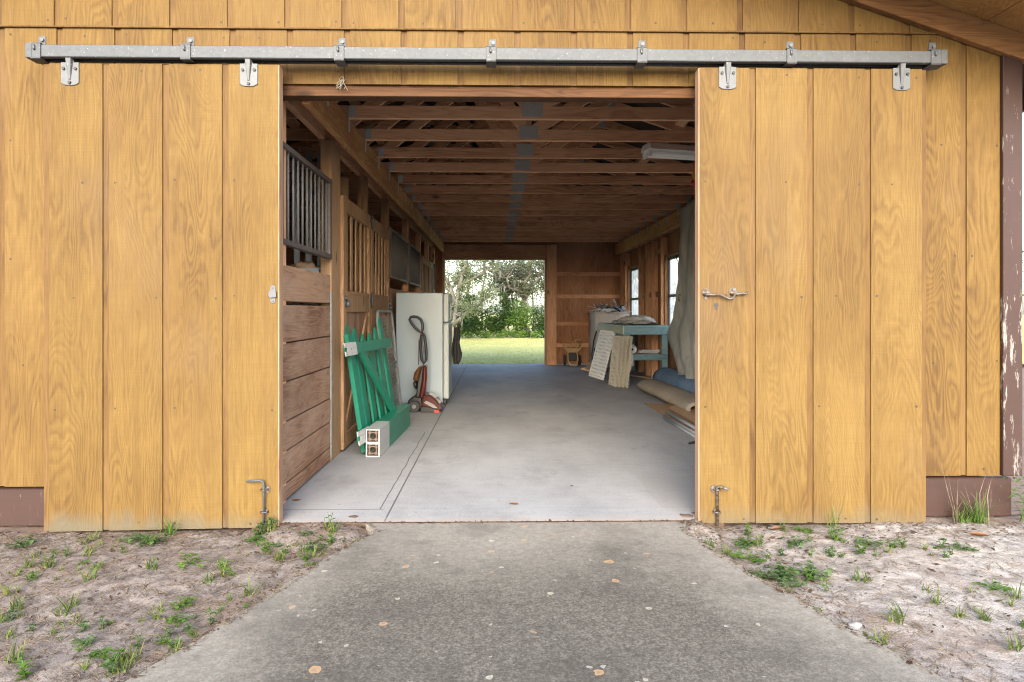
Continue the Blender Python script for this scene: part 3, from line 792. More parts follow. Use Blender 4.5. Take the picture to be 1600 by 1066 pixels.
# pale shiplap edge on the inner edge of each door
for d, x, s in ((dl, X(434.5, YD), -1), (dr, X(1093, YD), 1)):
    bm = BM(); a, b = sorted((x+s*.0, x-s*.006)); box(bm, a+.0002, b, YD-.001, YD+.064, -.012, 2.371); obj('edge_strip', bm, 'greyZ', d, .002)
def cane_bolt(d, px, flip):
    cx = X(px, YD); y = YD-.018
    for zz, rr, dx in ((Z(px, 764, YD), .020, .010*flip), (Z(px, 799, YD), .019, 0)):
        bm = BM(); disc(bm, (cx+dx, YD-.006, zz), rr, .005, 'Y', 16)
        tube(bm, [(cx-.017, YD-.004, zz), (cx-.015, YD-.022, zz), (cx, YD-.030, zz), (cx+.015, YD-.022, zz), (cx+.017, YD-.004, zz)], .004, 6)
        obj('bolt_keeper', bm, 'rusty', d)
    bm = BM(); zt = Z(px, 750, YD); zb = Z(px, 817, YD)
    if flip > 0: tube(bm, [(cx-.085, y-.005, zt-.003), (cx-.02, y-.003, zt+.002), (cx-.004, y, zt-.004), (cx, y, zt-.02), (cx, y, zb)], .0062, 8)
    else: tube(bm, [(cx+.050, y-.03, zt-.040), (cx+.012, y-.012, zt-.028), (cx, y, zt-.035), (cx, y, zb-.01)], .0075, 8)
    obj('cane_bolt', bm, 'galv' if flip > 0 else 'rusty', d)
cane_bolt(dl, 414, 1); cane_bolt(dr, 1119, -1)
# latch plate on the left door
cx, cz = X(426.5, YD), Z(426, 460, YD)
bm = BM(); prism(bm, [(cx+.015*math.cos(R(a)), cz+(.032 if a < 180 else -.032)+.015*math.sin(R(a))) for a in range(0, 360, 20)], YD-.004, YD-.001)
prism(bm, [(cx-.012, cz-.02), (cx+.020, cz-.016), (cx+.020, cz+.016), (cx-.012, cz+.02), (cx-.020, cz+.008), (cx-.020, cz-.008)], YD-.014, YD-.0041)
disc(bm, (cx, YD-.007, cz+.034), .005, .003); disc(bm, (cx, YD-.007, cz-.034), .005, .003)
obj('latch_plate', bm, 'zinc', dl, .002)
# hook latch on the right door
for px, py in ((1103, 457), (1145, 456)):
    bm = BM(); a, b = X(px, YD), Z(px, py, YD)
    disc(bm, (a, YD-.006, b), .021, .005, 'Y', 16); disc(bm, (a, YD-.011, b+.010), .006, .006, 'Y', 8); 
    disc(bm, (a+.001, YD-.005, b-.030), .010, .004, 'Y', 12)
    tube(bm, [(a-.012, YD-.006, b-.012), (a-.008, YD-.024, b-.013), (a+.006, YD-.028, b-.013), (a+.016, YD-.008, b-.013)], .0055, 6)
    obj('hook_keeper', bm, 'rusty', dr)
bm = BM()
P = lambda px, py, dy: (X(px, YD), YD-dy, Z(px, py, YD))
tube(bm, [P(1099,460,.02), P(1110,461,.024), P(1123,461,.024), P(1130,464,.024), P(1136,467,.026), P(1141,467,.028), P(1144,463,.026), P(1147,460,.022), P(1156,459,.02), P(1164,459,.018), P(1166,456,.016)], [.006,.006,.006,.0055,.0055,.005,.006,.0065,.0065,.006,.005], 8)
obj('hook', bm, 'rusty', dr)
a, b = X(1119, YD), Z(1119, 477, YD)
bm = BM(); disc(bm, (a, YD-.002, b), .012, .0015, 'Y', 14); box(bm, a-.006, a+.006, YD-.0021, YD-.0006, b-.024, b-.006); obj('keyhole', bm, 'black', dr)

# door track
bm = BM()
tx0, tx1 = X(42, 3.52), X(1478, 3.52); tz0, tz1 = 2.394, 2.459
prof = [(3.52, tz0+.004), (3.524, tz0), (3.545, tz0-.002), (3.545, tz0+.006), (3.528, tz0+.008), (3.528, tz1-.006), (3.596, tz1-.006), (3.596, tz0+.008), (3.58, tz0+.006), (3.58, tz0-.002), (3.6, tz0), (3.604, tz0+.004), (3.604, tz1-.004), (3.598, tz1), (3.526, tz1), (3.52, tz1-.004)]
prism(bm, prof, tx0, tx1, plane='YZ')
trk = obj('door_track', bm, 'galv', barn)
for px in (55, 289.5, 529.5, 767.5, 1003.5, 1237.5, 1463):
    cx = X(px, 3.515); w = .026
    bm = BM()
    box(bm, cx-w, cx+w, 3.514, 3.5195, tz0-.004, tz1+.002); box(bm, cx-w, cx+w, 3.514, 3.606, tz1+.0025, tz1+.007)
    box(bm, cx-w, cx+w, 3.514, 3.606, tz0-.010, tz0-.0045)
    box(bm, cx-w+.014, cx+w, 3.556, 3.562, tz1+.0072, tz1+.056)
    box(bm, cx-.004, cx+.020, 3.5625, 3.678, tz1+.012, tz1+.017)
    b = obj('track_bracket', bm, 'galv', trk, .0012)
    bm = BM(); disc(bm, (cx+.010, 3.5475, tz1+.034), .0095, .009, 'Y', 10, 0, .25); obj('bolt', bm, 'zinc', b)
    bm = BM(); tube(bm, [(cx-.005, 3.511, tz1-.005), (cx-.005, 3.509, tz1-.022), (cx-.002, 3.511, tz1-.03)], .006, 6)
    obj('clip', bm, 'zinc', b)
for x in (tx0, tx1):
    bm = BM(); s = 1 if x < 0 else -1
    a, b = sorted((x-s*.005, x+s*.03)); box(bm, a, b, 3.512, 3.6058, tz0-.006, tz1+.004); obj('end_cap', bm, 'galv', trk, .002)

# ------------------------------------------------------------------ stalls on the left
def post(y0, y1, x0=XL-.085, x1=XL-.002, zt=2.358, mat='freshZ'):
    bm = BM(); box(bm, x0, x1, y0, y1, 0, zt); return obj('post', bm, mat, barn, .004)
post(5.03, 5.32, mat='freshZ')
for y in (6.38, 7.66): post(y, y+.09)
for y in (9.38, 10.92, 12.3, 13.5): post(y, y+.09, mat='pineZ')
post(3.86, 3.95, mat='pineZ')
def plank_wall(y0, y1, edges, name, mat='greyY', parent=barn, x=XL):
    bm = BM(); rnd = random.Random(int(y0*100))
    for z0, z1 in zip(edges[:-1], edges[1:]):
        g = .004 if z1 < 1.14 or z1 > 1.2 else .002
        box(bm, x-.045+rnd.uniform(-.002, .002), x+rnd.uniform(-.002, .002), y0, y1, z0+g, z1-g)
    return obj(name, bm, mat, parent, .004)
plank_wall(3.83, 4.99, [.012, .107, .294, .463, .693, .916, 1.138], 'stall_board')
plank_wall(3.80, 4.985, [1.152, 1.366], 'stall_board')
bm = BM(); box(bm, XL-.006, XL+.006, 4.997, 5.025, .03, 1.24); obj('edge_angle', bm, 'tie', barn, .002)
def grille(y0, y1, n, z0=1.478, z1=2.052):
    bm = BM()
    box(bm, XL-.028, XL+.014, y0, y1, z0, z0+.030); box(bm, XL-.028, XL+.014, y0, y1, z1-.030, z1)
    for y in (y0, y1-.05): box(bm, XL-.026, XL+.012, y+.0005, y+.0495, z0+.0305, z1-.0305)
    g = obj('stall_grille', bm, 'ironpaint', barn, .002)
    bm = BM()
    for k in range(n):
        y = y0+.05+(y1-y0-.1)*(k+.5)/n
        tube(bm, [(XL-.007, y, z0+.02), (XL-.007, y, z1-.02)], .0072, 8)
    tag(obj('bar_set', bm, 'bar', g), None, None)
    return g
grille(3.80, 4.99, 11)
grille(7.80, 9.37, 17); grille(9.48, 10.90, 16); grille(13.0, 13.49, 6)
plank_wall(7.76, 9.37, [.01, .2, .42, .64, .86, 1.1, 1.366], 'stall_board'); plank_wall(9.48, 10.91, [.01, .2, .42, .64, .86, 1.1, 1.366], 'stall_board')
plank_wall(11.02, 12.29, [.01, .2, .42, .64, .86, 1.1], 'stall_board', 'pineY'); plank_wall(12.98, 13.49, [.01, .2, .42, .64, .86, 1.1, 1.366], 'stall_board', 'pineY')
def dutch_door(y0, y1, brace):
    d = obj('stall_door', (lambda m: ([box(m, XL-.028, XL-.002, y0+(y1-y0)*k/5+.001, y0+(y1-y0)*(k+1)/5-.001, .02, 1.235) for k in range(5)], m)[1])(BM()), 'greyZ', barn, .002)
    bm = BM(); w = .10
    for a, b in ((y0, y0+w), (y1-w, y1)): box(bm, XL-.0015, XL+.022, a, b, .02, 1.230); box(bm, XL-.028, XL+.022, a, b, 1.2305, 2.0)
    for z0, z1 in ((.02, .14), (1.09, 1.232)): box(bm, XL-.0015, XL+.021, y0+w+.001, y1-w-.001, z0, z1)
    for z0, z1 in ((1.2325, 1.262), (1.885, 2.0)): box(bm, XL-.028, XL+.021, y0+w+.001, y1-w-.001, z0, z1)
    bar(bm, (XL+.009, y0+w+.03, .16), (XL+.009, y1-w-.03, 1.07), .09, .018, (1, 0, 0))
    if brace: bar(bm, (XL+.0095, y0+w+.03, 1.07), (XL+.0095, y1-w-.03, .16), .09, .0185, (1, 0, 0))
    obj('door_frame', bm, 'freshZ', d, .003)
    bm = BM(); n = 5; rnd = random.Random(5)
    for k in range(n):
        c = y0+w+(y1-y0-2*w)*(k+.5)/n
        q_ = rnd.uniform(-.003, .003); box(bm, XL-.010+q_, XL+.002+q_, c-.034, c+.034, 1.2625, 1.8845)
    obj('slat_panel', bm, 'freshZ', d, .003)
    return d
d1 = dutch_door(5.325, 6.51, False); d2 = dutch_door(6.525, 7.65, True); dutch_door(11.05, 12.28, False)
dutch_door(12.42, 12.96, False)
def strap_hinge(d, y, z):
    bm = BM()
    for s in (-1, 1): prism(bm, [(y+s*.008, z-.045), (y+s*.075, z-.012), (y+s*.085, z), (y+s*.075, z+.012), (y+s*.008, z+.045)], XL+.0225, XL+.027, plane='YZ')
    tube(bm, [(XL+.03, y, z-.075), (XL+.03, y, z+.075)], .008, 8)
    for s in (-1, 1):
        for q in (.025, .055): disc(bm, (XL+.027, y+s*q, z), .006, .003, 'X', 8)
    obj('hinge', bm, 'galv', d)
strap_hinge(d1, 6.517, 1.95); strap_hinge(d1, 6.517, 1.20)
def latch(d, y, z):
    bm = BM(); box(bm, XL+.0225, XL+.027, y-.03, y+.03, z-.05, z+.03); tube(bm, [(XL+.04, y-.07, z+.01), (XL+.045, y, z-.01), (XL+.04, y+.05, z-.02)], .008, 6)
    blob(bm, (XL+.04, y+.01, z-.035), (.018, .022, .026), .2, 2, 3, 2)
    obj('latch', bm, 'zinc', d)
latch(d1, 5.39, 1.19); latch(d2, 7.58, 1.17)
# partitions between the stalls keep them dark
for y in (7.70,):
    bm = BM(); box(bm, -4.69, XL-.09, y, y+.03, .002, 1.5); obj('partition', bm, 'pineX', barn)
for y in (11.0,):
    bm = BM(); box(bm, -4.69, XL-.09, y, y+.03, .002, 2.4); obj('partition', bm, 'pineX', barn)

# ================================================================== THINGS IN THE AISLE
# refrigerator
fr = thing('refrigerator', 'white upright refrigerator standing against the stall doors on the left', 'refrigerator', (-.86, 8.2, 0))
bm = BM(); box(bm, -1.145, -.605, 7.88, 8.46, .03, 1.31); obj('cabinet', bm, 'white_enamel', fr, .008)
bm = BM(); box(bm, -.602, -.535, 7.885, 8.455, .085, .96); obj('door', bm, 'cream_enamel', fr, .012)
bm = BM(); box(bm, -.602, -.535, 7.885, 8.455, .968, 1.305); fd = obj('freezer_door', bm, 'cream_enamel', fr, .012)
bm = BM(); tube(bm, [(-.535, 7.93, 1.0), (-.515, 7.93, 1.01), (-.515, 7.93, 1.18), (-.535, 7.93, 1.19)], .009, 8); obj('handle', bm, 'cream_enamel', fd)
bm = BM()
for y in (7.93, 8.41):
    for x in (-1.1, -.65): tube(bm, [(x, y, .0), (x, y, .032)], .02, 10)
obj('foot', bm, 'black', fr)
bm = BM(); box(bm, -.60, -.575, 7.9, 8.44, .03, .075); obj('kick_plate', bm, 'black', fr)
# cloth over the fridge handle
def cloth_strip(bm, pts, ws, th, axis, fold=4, amp=.012, seed=0):
    """hanging cloth: centre line points, half widths, folded across"""
    rows = []
    n = 18
    for i, (p, w) in enumerate(zip(pts, ws)):
        row = []
        for k in range(n+1):
            t = k/n*2-1
            q = Vector(p)+Vector(axis)*t*w
            nrm = Vector(axis).cross(Vector((0, 0, 1)))
            q += nrm*(amp*math.sin(t*fold*2+seed+i*.35)+amp*.6*mnoise.noise(Vector((t*3, i*.6, seed))))
            row.append(bm.verts.new(q))
        rows.append(row)
    for i in range(len(rows)-1):
        for k in range(n):
            bm.faces.new((rows[i][k], rows[i][k+1], rows[i+1][k+1], rows[i+1][k])).smooth = True
bm = BM()
zs = [.90-.045*i for i in range(11)]
cloth_strip(bm, [(-.475+.006*math.sin(i), 8.36, z) for i, z in enumerate(zs)], [.02, .03, .033, .037, .038, .042, .047, .055, .05, .042, .02], 0, (1, 0, 0), 4, .02, 2)
o = tag(obj('hanging_cloth', bm, 'darkcloth'), 'dark cloth hanging beside the white refrigerator door', 'cloth')
sm = o.modifiers.new('thick', 'SOLIDIFY'); sm.thickness = .02; sm.offset = 0

# upright carpet cleaner
cc = thing('carpet_cleaner', 'dark red and black upright carpet cleaner leaning by the refrigerator', 'carpet cleaner', (-.80, 7.56, 0))
def C(cx, cy): return (-.80+(cx-300)*.00133, (1020-cy)*.00133)
YC = 7.56
def ell(cx, cy, a, b, n=16, rot=0):
    out = []
    for k in range(n):
        t = 2*math.pi*k/n; x, y = a*math.cos(t), b*math.sin(t)
        out.append(C(cx+x*math.cos(rot)-y*math.sin(rot), cy+x*math.sin(rot)+y*math.cos(rot)))
    return out
hood = [(296, 1008), (302, 935), (312, 890), (340, 872), (375, 880), (415, 912), (448, 955), (468, 1000), (452, 1010)]
bm = BM(); prism(bm, [C(*p) for p in hood], YC-.15, YC+.15); obj('hood', bm, 'red_clear', cc, .02)
bm = BM(); prism(bm, [C(*p) for p in [(288, 1019), (292, 975), (330, 968), (400, 985), (450, 1004), (468, 1002), (462, 1019)]], YC-.155, YC+.155); nz = obj('nozzle', bm, 'black', cc, .006)
bm = BM(); prism(bm, [C(*p) for p in [(398, 1021), (404, 1000), (440, 998), (448, 1021)]], YC-.157, YC-.10); obj('tip', bm, 'red', nz, .003)
bm = BM(); prism(bm, [C(*p) for p in [(318, 940), (340, 925), (400, 955), (430, 985), (400, 985)]], YC-.154, YC-.149); obj('window', bm, 'silver', nz)
for s in (-1, 1):
    bm = BM(); tube(bm, [(C(240, 975)[0], YC+s*.11, C(240, 972)[1]), (C(240, 975)[0], YC+s*.16, C(240, 972)[1])], .063, 22)
    w = obj('wheel', bm, 'rubber', cc, .006)
    bm = BM(); disc(bm, (C(240, 975)[0], YC+s*.165, C(240, 972)[1]), .022, -s*.012, 'Y', 14); obj('hub', bm, 'silver', w)
bm = BM(); prism(bm, [C(*p) for p in [(178, 958), (190, 925), (235, 892), (300, 900), (310, 1000), (200, 1000)]], YC-.10, YC+.10); obj('rear_housing', bm, 'black', cc, .012)
body = [(262, 945), (280, 870), (298, 760), (306, 640), (338, 640), (338, 740), (330, 840), (312, 905), (300, 950)]
bm = BM(); prism(bm, [C(*p) for p in body], YC-.075, YC+.075); obj('body', bm, 'red_gloss', cc, .018)
bm = BM(); prism(bm, [C(*p) for p in [(250, 900), (262, 780), (285, 690), (298, 640), (310, 640), (302, 760), (282, 880), (268, 930)]], YC-.08, YC+.08); obj('spine', bm, 'black', cc, .008)
bm = BM(); prism(bm, [C(*p) for p in [(296, 640), (262, 660), (232, 705), (220, 770), (262, 775), (284, 700)]], YC-.07, YC+.07); obj('upper_tank', bm, 'amber', cc, .02)
bm = BM(); prism(bm, [C(*p) for p in [(220, 775), (228, 810), (250, 852), (262, 776)]], YC-.07, YC+.07); obj('lower_tank', bm, 'black', cc, .015)
bm = BM()
lp = [(288, 400), (282, 440), (282, 520), (290, 590), (308, 632), (326, 600), (327, 540), (321, 460), (313, 400), (300, 380)]
tube(bm, [(C(*p)[0], YC, C(*p)[1]) for p in lp], .0165, 8, closed=True)
tube(bm, [(C(265, 430)[0], YC+.02, C(265, 430)[1]), (C(262, 640)[0], YC+.02, C(262, 640)[1])], .004, 6)
obj('stem', bm, 'black', cc)
bm = BM(); tube(bm, [(C(302, 420)[0], YC-.004, C(302, 420)[1]), (C(312, 540)[0], YC-.004, C(312, 540)[1])], .009, 8); obj('stem_tube', bm, 'silver', cc)
bm = BM()
lp = [(190, 262), (200, 244), (225, 240), (255, 246), (282, 265), (296, 300), (298, 345), (288, 372), (268, 360), (232, 330), (205, 295)]
tube(bm, [(C(*p)[0], YC, C(*p)[1]) for p in lp], .0155, 8, closed=True); hd = obj('handle', bm, 'black', cc)
bm = BM(); blob(bm, (C(293, 385)[0], YC-.012, C(293, 385)[1]), (.017, .02, .022), .1, 2, 1, 2); obj('button', bm, 'red_gloss', hd)

# green picket gate leaning on the stall door
pg = thing('picket_gate', 'green picket gate with white end brackets leaning on the stall door', 'gate', (-.99, 5.4, 0))
G0 = Vector((-1.045, 5.31, .004)); GU = Vector((.125, 1.10, 0)).normalized(); GV = Vector((-.15, .05, .93)).normalized()
GN = GU.cross(GV).normalized()
if GN.x < 0: GN = -GN
def G(u, v, w=0): return G0+GU*u+GV*v+GN*w
def gbox(bm, u0, u1, v0, v1, w0, w1, point=0):
    hexa(bm, [G(u0,v0,w0),G(u1,v0,w0),G(u1,v0,w1),G(u0,v0,w1),G(u0,v1,w0),G(u1,v1,w0),G(u1,v1,w1),G(u0,v1,w1)])
for u, h in ((.06, 1.05), (.255, .965), (.45, .915), (.645, .915), (.84, .96), (1.03, 1.05)):
    bm = BM(); w = .052
    pts = [(u-w, .03), (u+w, .03), (u+w, h-.07), (u, h), (u-w, h-.07)]
    A = [bm.verts.new(G(a, b, .0)) for a, b in pts]; B = [bm.verts.new(G(a, b, .02)) for a, b in pts]
    bm.faces.new(A); bm.faces.new(B[::-1])
    for k in range(5): bm.faces.new((A[(k+1) % 5], A[k], B[k], B[(k+1) % 5]))
    obj('picket', bm, 'green', pg, .002)
bm = BM(); gbox(bm, -.045, .055, 0, .92, .0205, .055); obj('stile', bm, 'green', pg, .002)
for v in (.76, .10):
    bm = BM(); gbox(bm, -.20, 1.0, v, v+.088, .0555, .098); r = obj('rail', bm, 'green', pg, .003)
    bm = BM()
    # bracket with a keyhole slot at its end
    u0, u1 = -.30, -.03
    va, vb = v-.006, v+.094; vm = (va+vb)/2
    pts = [(u0, va), (u1, va), (u1, vb), (u0, vb), (u0, vm+.016), (u0+.045, vm+.016), (u0+.058, vm+.010), (u0+.062, vm), (u0+.058, vm-.010), (u0+.045, vm-.016), (u0, vm-.016)]
    A = [bm.verts.new(G(a, b, .099)) for a, b in pts]; B = [bm.verts.new(G(a, b, .105)) for a, b in pts]
    bm.faces.new(A); bm.faces.new(B[::-1])
    for k in range(len(pts)): bm.faces.new((A[(k+1) % len(pts)], A[k], B[k], B[(k+1) % len(pts)]))
    obj('bracket', bm, 'bracket', r)
bm = BM(); bar(bm, G(.10, .80, .078), G(.86, .15, .078), .085, .03, GN); obj('brace', bm, 'green', pg, .003)

# two hollow green posts stacked on the floor
def green_post(z0, label):
    t = thing('fence_post', label, 'post', (-.90, 5.85, z0), 'green fence posts stacked on the floor')
    s = .052; o_ = [(-s, 0), (s, 0), (s, 2*s), (-s, 2*s)]; q = .043
    i_ = [(-q, s-q), (q, s-q), (q, s+q), (-q, s+q)]
    ang = math.atan2(.052, 1.37)
    def place(bm):
        bmesh.ops.rotate(bm, verts=bm.verts[:], cent=(0, 0, 0), matrix=Matrix.Rotation(-ang, 3, 'Z'))
        bmesh.ops.translate(bm, verts=bm.verts[:], vec=(-.922, 5.15, z0+.001))
    bm = BM(); ring_prism(bm, o_, i_, .385, 1.40); place(bm); obj('shell', bm, 'green', t)
    o2 = [(x*1.02, (z-s)*1.02+s) for x, z in o_]
    bm = BM(); ring_prism(bm, [(x*1.0, z) for x, z in o_], i_, .0, .3845); place(bm); obj('bare_end', bm, 'white_paint', t)
    bm = BM(); ring_prism(bm, [(a*.98, (b-s)*.98+s) for a, b in i_], [(-.026, s-.026), (.026, s-.026), (.026, s+.026), (-.026, s+.026)], .012, .05); place(bm); obj('core', bm, 'deck', t)
    bm = BM()
    for a, b in ((-1, -1), (1, -1), (1, 1), (-1, 1)): disc(bm, (a*.024, .006, s+b*.024), .012, .05, 'Y', 10)
    ring_prism(bm, [(-.03, s-.03), (.03, s-.03), (.03, s+.03), (-.03, s+.03)], [(-.023, s-.023), (.023, s-.023), (.023, s+.023), (-.023, s+.023)], .004, .05)
    place(bm); obj('insert', bm, 'insert', t)
    bm = BM(); box(bm, -.025, .025, .052, .06, s-.025, s+.025); place(bm); obj('back_plug', bm, 'black', t)
green_post(0, 'lower of two hollow green posts with white ends on the floor')
green_post(.105, 'upper of two hollow green posts stacked beside the picket gate')

# chain-link gate behind
cg = thing('chain_link_gate', 'small galvanised chain link gate leaning behind the green picket gate', 'gate', (-1.1, 7.1, 0))
def K(u, v): return Vector((-1.06-.105*v/1.08, 6.72+u, .012+v))
bm = BM()
fr_ = [K(0, 0), K(0, 1.0), K(.03, 1.06), K(.09, 1.085), K(.86, 1.085), K(.92, 1.06), K(.95, 1.0), K(.95, 0)]
tube(bm, fr_, .017, 8, closed=True); tube(bm, [K(0, .52), K(.95, .52)], .012, 6); tube(bm, [K(.88, .03), K(.88, 1.06)], .006, 6)
obj('frame', bm, 'tie', cg)
bm = BM()
s = .075
for k in range(-16, 16):
    for sg in (1, -1):
        a = []
        for t in range(0, 30):
            v = t*.037; u = (k*s+v) if sg > 0 else (k*s-v+.4)
            if 0.01 < u < .94 and v < 1.07: a.append(K(u, v)+Vector((.004*sg, 0, 0)))
        if len(a) > 1: tube(bm, [a[0], a[-1]], .0022, 4, False)
obj('wire_mesh', bm, 'tie', cg)

# cardboard tube, grey strip curtain and feeder in the first stalls
bm = BM(); tube(bm, [(-1.36, 6.02, 0.0), (-1.34, 6.00, 2.26)], .055, 14)
tag(obj('cardboard_tube', bm, 'cardtube'), 'tall cardboard tube standing behind the slatted stall door', 'tube')
sc_ = thing('strip_curtain', 'grey plastic strips hanging in the dark stall behind the bars', 'curtain', (-1.6, 5.6, 0))
for k, (x, w) in enumerate(((-1.62, .045), (-1.53, .05), (-1.44, .035))):
    bm = BM(); box(bm, x, x+w, 5.52+.012*k, 5.528+.012*k, .9, 2.40); obj('strip', bm, 'greypvc', sc_)
fb = thing('feed_bucket', 'dusty feed bucket on the stall post under the window bars', 'bucket', (-1.36, 4.90, 1.34))
bm = BM(); tube(bm, [(-1.36, 4.88, 1.22), (-1.36, 4.88, 1.40)], [.085, .105], 18, True); obj('pail', bm, 'greypvc', fb)
bm = BM(); blob(bm, (-1.36, 4.88, 1.405), (.095, .095, .04), .5, 4, 5, 3); obj('rag', bm, 'cardboard', fb)
for o_ in (): pass

# workbench
wb = thing('workbench', 'teal painted workbench with pale green edge along the right wall', 'workbench', (2.23, 11.2, 0))
bx0, bx1, by0, by1, bz = 1.90, 2.56, 10.03, 12.5, .885
bm = BM(); box(bm, bx0, bx1, by0, by1, bz-.03, bz); obj('tabletop', bm, 'teal', wb, .004)
bm = BM(); box(bm, bx0+.0, bx1, by0+.002, by0+.04, bz-.135, bz-.031); obj('apron', bm, 'teal', wb, .003)
bm = BM(); box(bm, bx0-.02, bx0-.001, by0, by1, bz-.13, bz-.002); tag(obj('apron', bm, 'palegreen', wb, .003), 'pale green side board', None)
for x in (bx0+.004, bx1-.089):
    for y in (by0+.042, by1-.10):
        bm = BM(); box(bm, x, x+.085, y, y+.085, 0, bz-.0305); obj('leg', bm, 'teal', wb, .003)
bm = BM(); box(bm, bx0+.004, bx1-.01, by0+.008, by0+.041, .37, .46); obj('shelf_rail', bm, 'teal', wb, .003)
bm = BM(); box(bm, bx0+.01, bx1-.012, by0+.0415, by1-.01, .44, .459); obj('shelf', bm, 'pineY', wb)
bm = BM(); bar(bm, (bx0+.05, by1-.2, .02), (bx1-.05, by0+.6, .03), .025, .025); tag(obj('yellow_stick', bm, 'freshY'), 'thin yellow stick lying on the floor under the teal workbench', 'stick')

# goods on the bench
dc = thing('drop_cloth_roll', 'grey rolled drop cloth lying on the workbench', 'cloth roll', (2.22, 10.6, bz))
bm = BM(); blob(bm, (2.20, 10.62, bz+.072), (.26, .22, .075), .25, 2.5, 3, 4); obj('fabric', bm, 'greycloth', dc)
bm = BM(); tube(bm, [(2.22, 10.30, bz+.085), (2.42, 10.24, bz+.05)], .018, 10); tag(obj('white_tube', bm, 'white_paint'), 'short white tube on the workbench against the drop cloth', 'tube')
bm = BM(); box(bm, 2.02, 2.42, 10.10, 10.3, bz+.001, bz+.018); box(bm, 1.98, 2.05, 10.12, 10.2, bz+.019, bz+.03); tag(obj('black_tray', bm, 'black', None, .004), 'flat black tray on the near edge of the workbench', 'tray')
bm = BM(); blob(bm, (2.04, 11.3, bz+.03), (.10, .16, .035), .4, 3, 9, 3); tag(obj('grey_rag', bm, 'greypvc'), 'grey rag heap on the far part of the workbench', 'rag')
pr = thing('paper_roll', 'white paper roll on the lower shelf of the workbench', 'paper roll', (2.05, 10.3, .46))
bm = BM(); tube(bm, [(2.04, 10.13, .525), (2.14, 10.75, .525)], .062, 20); obj('roll', bm, 'paper', pr)
bm = BM(); disc(bm, (2.04, 10.126, .525), .016, .003, 'Y', 12); obj('core', bm, 'black', pr)
bm = BM()
for k in range(7):
    a = .12*k; bar(bm, (2.12+.02*k, 10.2+.02*k, .475+.012*(k % 3)), (2.42+.01*k, 10.14+.02*k, .468+.006*k), .05, .004, (0, math.sin(a), 1))
tag(obj('paper_sheets', bm, 'paper'), 'white folded sheets piled on the lower workbench shelf', 'papers')
bm = BM(); blob(bm, (1.975, 10.0, .36), (.05, .045, .155), .45, 2.2, 4, 4)
tag(obj('plastic_bag', bm, 'paper'), 'white plastic bag hanging from the lower workbench shelf', 'bag')

# lattice panels
def lattice(name, P0, U, V, w, h, mat, label, group, pitch=.062, slat=.022, frame=True):
    U = Vector(U).normalized(); V = Vector(V).normalized(); N_ = U.cross(V).normalized(); P0 = Vector(P0)
    bm = BM()
    k = int(w/pitch)
    for i in range(k+1):
        u = min(w-slat/2, max(slat/2, i*w/k)); bar(bm, P0+U*u, P0+U*u+V*h, slat, .006, N_)
    k = int(h/pitch)
    for i in range(k+1):
        v = min(h-slat/2, max(slat/2, i*h/k)); bar(bm, P0+V*v+N_*.0065, P0+V*v+N_*.0065+U*w, slat, .006, N_)
    return tag(obj(name, bm, mat), label, 'lattice', group)
lattice('lattice_panel', (1.70, 10.75, .004), (-.12, .75, 0), (.19, .0, .74), .78, .80, 'lattice_white',
        'white lattice panel at the back leaning on the workbench edge', 'lattice panels leaning on the workbench', .056, .0265)
for i, lab in enumerate(('frontmost beige lattice panel leaning on the workbench', 'second beige lattice panel leaning on the workbench',
                         'third beige lattice panel in the stack by the workbench', 'innermost beige lattice panel against the workbench leg')):
    lattice('lattice_panel', (1.735+.046*i, 9.80-.05*i, .004), (-.10+.035*i, .75, 0), (.095, .12, .72), .36, .74, 'lattice_beige', lab,
            'lattice panels leaning on the workbench', .056, .0265)

# whitewashed cabinet with a paper heap, offcuts
cb = thing('wooden_cabinet', 'whitewashed plank cabinet standing in the far right corner', 'cabinet', (2.2, 13.4, 0))
bm = BM()
for k in range(6):
    a = 1.90+.65*k/6; box(bm, a+.002, a+.65/6-.002, 12.95, 12.975, .02, 1.05)
for k in range(8):
    a = 12.976+.9*k/8; box(bm, 1.90, 1.925, a+.002, a+.9/8-.002, .02, 1.05)
box(bm, 1.926, 2.55, 12.976, 13.87, .02, 1.04); obj('body', bm, 'white_wood', cb)
bm = BM(); box(bm, 1.87, 2.56, 12.92, 13.88, 1.051, 1.085); obj('top', bm, 'white_wood', cb, .004)
pp = thing('paper_heap', 'heap of crumpled papers and blue plastic on top of the cabinet', 'papers', (2.2, 13.3, 1.085))
rnd = random.Random(11)
for nm, mat, n in (('paper_strips', 'paper', 34), ('blue_strips', 'bluestrap', 8), ('black_strips', 'black', 20)):
    bm = BM()
    for k in range(n):
        c = Vector((rnd.uniform(1.95, 2.5), rnd.uniform(13.0, 13.5), 1.095+rnd.random()*.06))
        a = rnd.uniform(0, 2*math.pi); L = rnd.uniform(.14, .36); up = rnd.uniform(-.1, .8)
        d = Vector((math.cos(a), math.sin(a)*.6, up)).normalized()*L/2
        if (c-d).z < 1.09: c.z += 1.09-(c-d).z
        if (c+d).z < 1.09: c.z += 1.09-(c+d).z
        mid = c+Vector((0, 0, .02*rnd.random()))
        w = rnd.uniform(.02, .06)
        bar(bm, c-d, mid, w, .004, (rnd.uniform(-.6, .6), 0, 1)); bar(bm, mid, c+d, w*.9, .004, (rnd.uniform(-.6, .6), 0, 1))
    if nm == 'paper_strips': blob(bm, (2.1, 13.1, 1.12), (.2, .12, .032), .6, 4, 2, 3)
    if nm == 'black_strips': blob(bm, (2.25, 13.25, 1.13), (.25, .15, .045), .6, 4, 5, 3)
    obj(nm, bm, mat, pp)
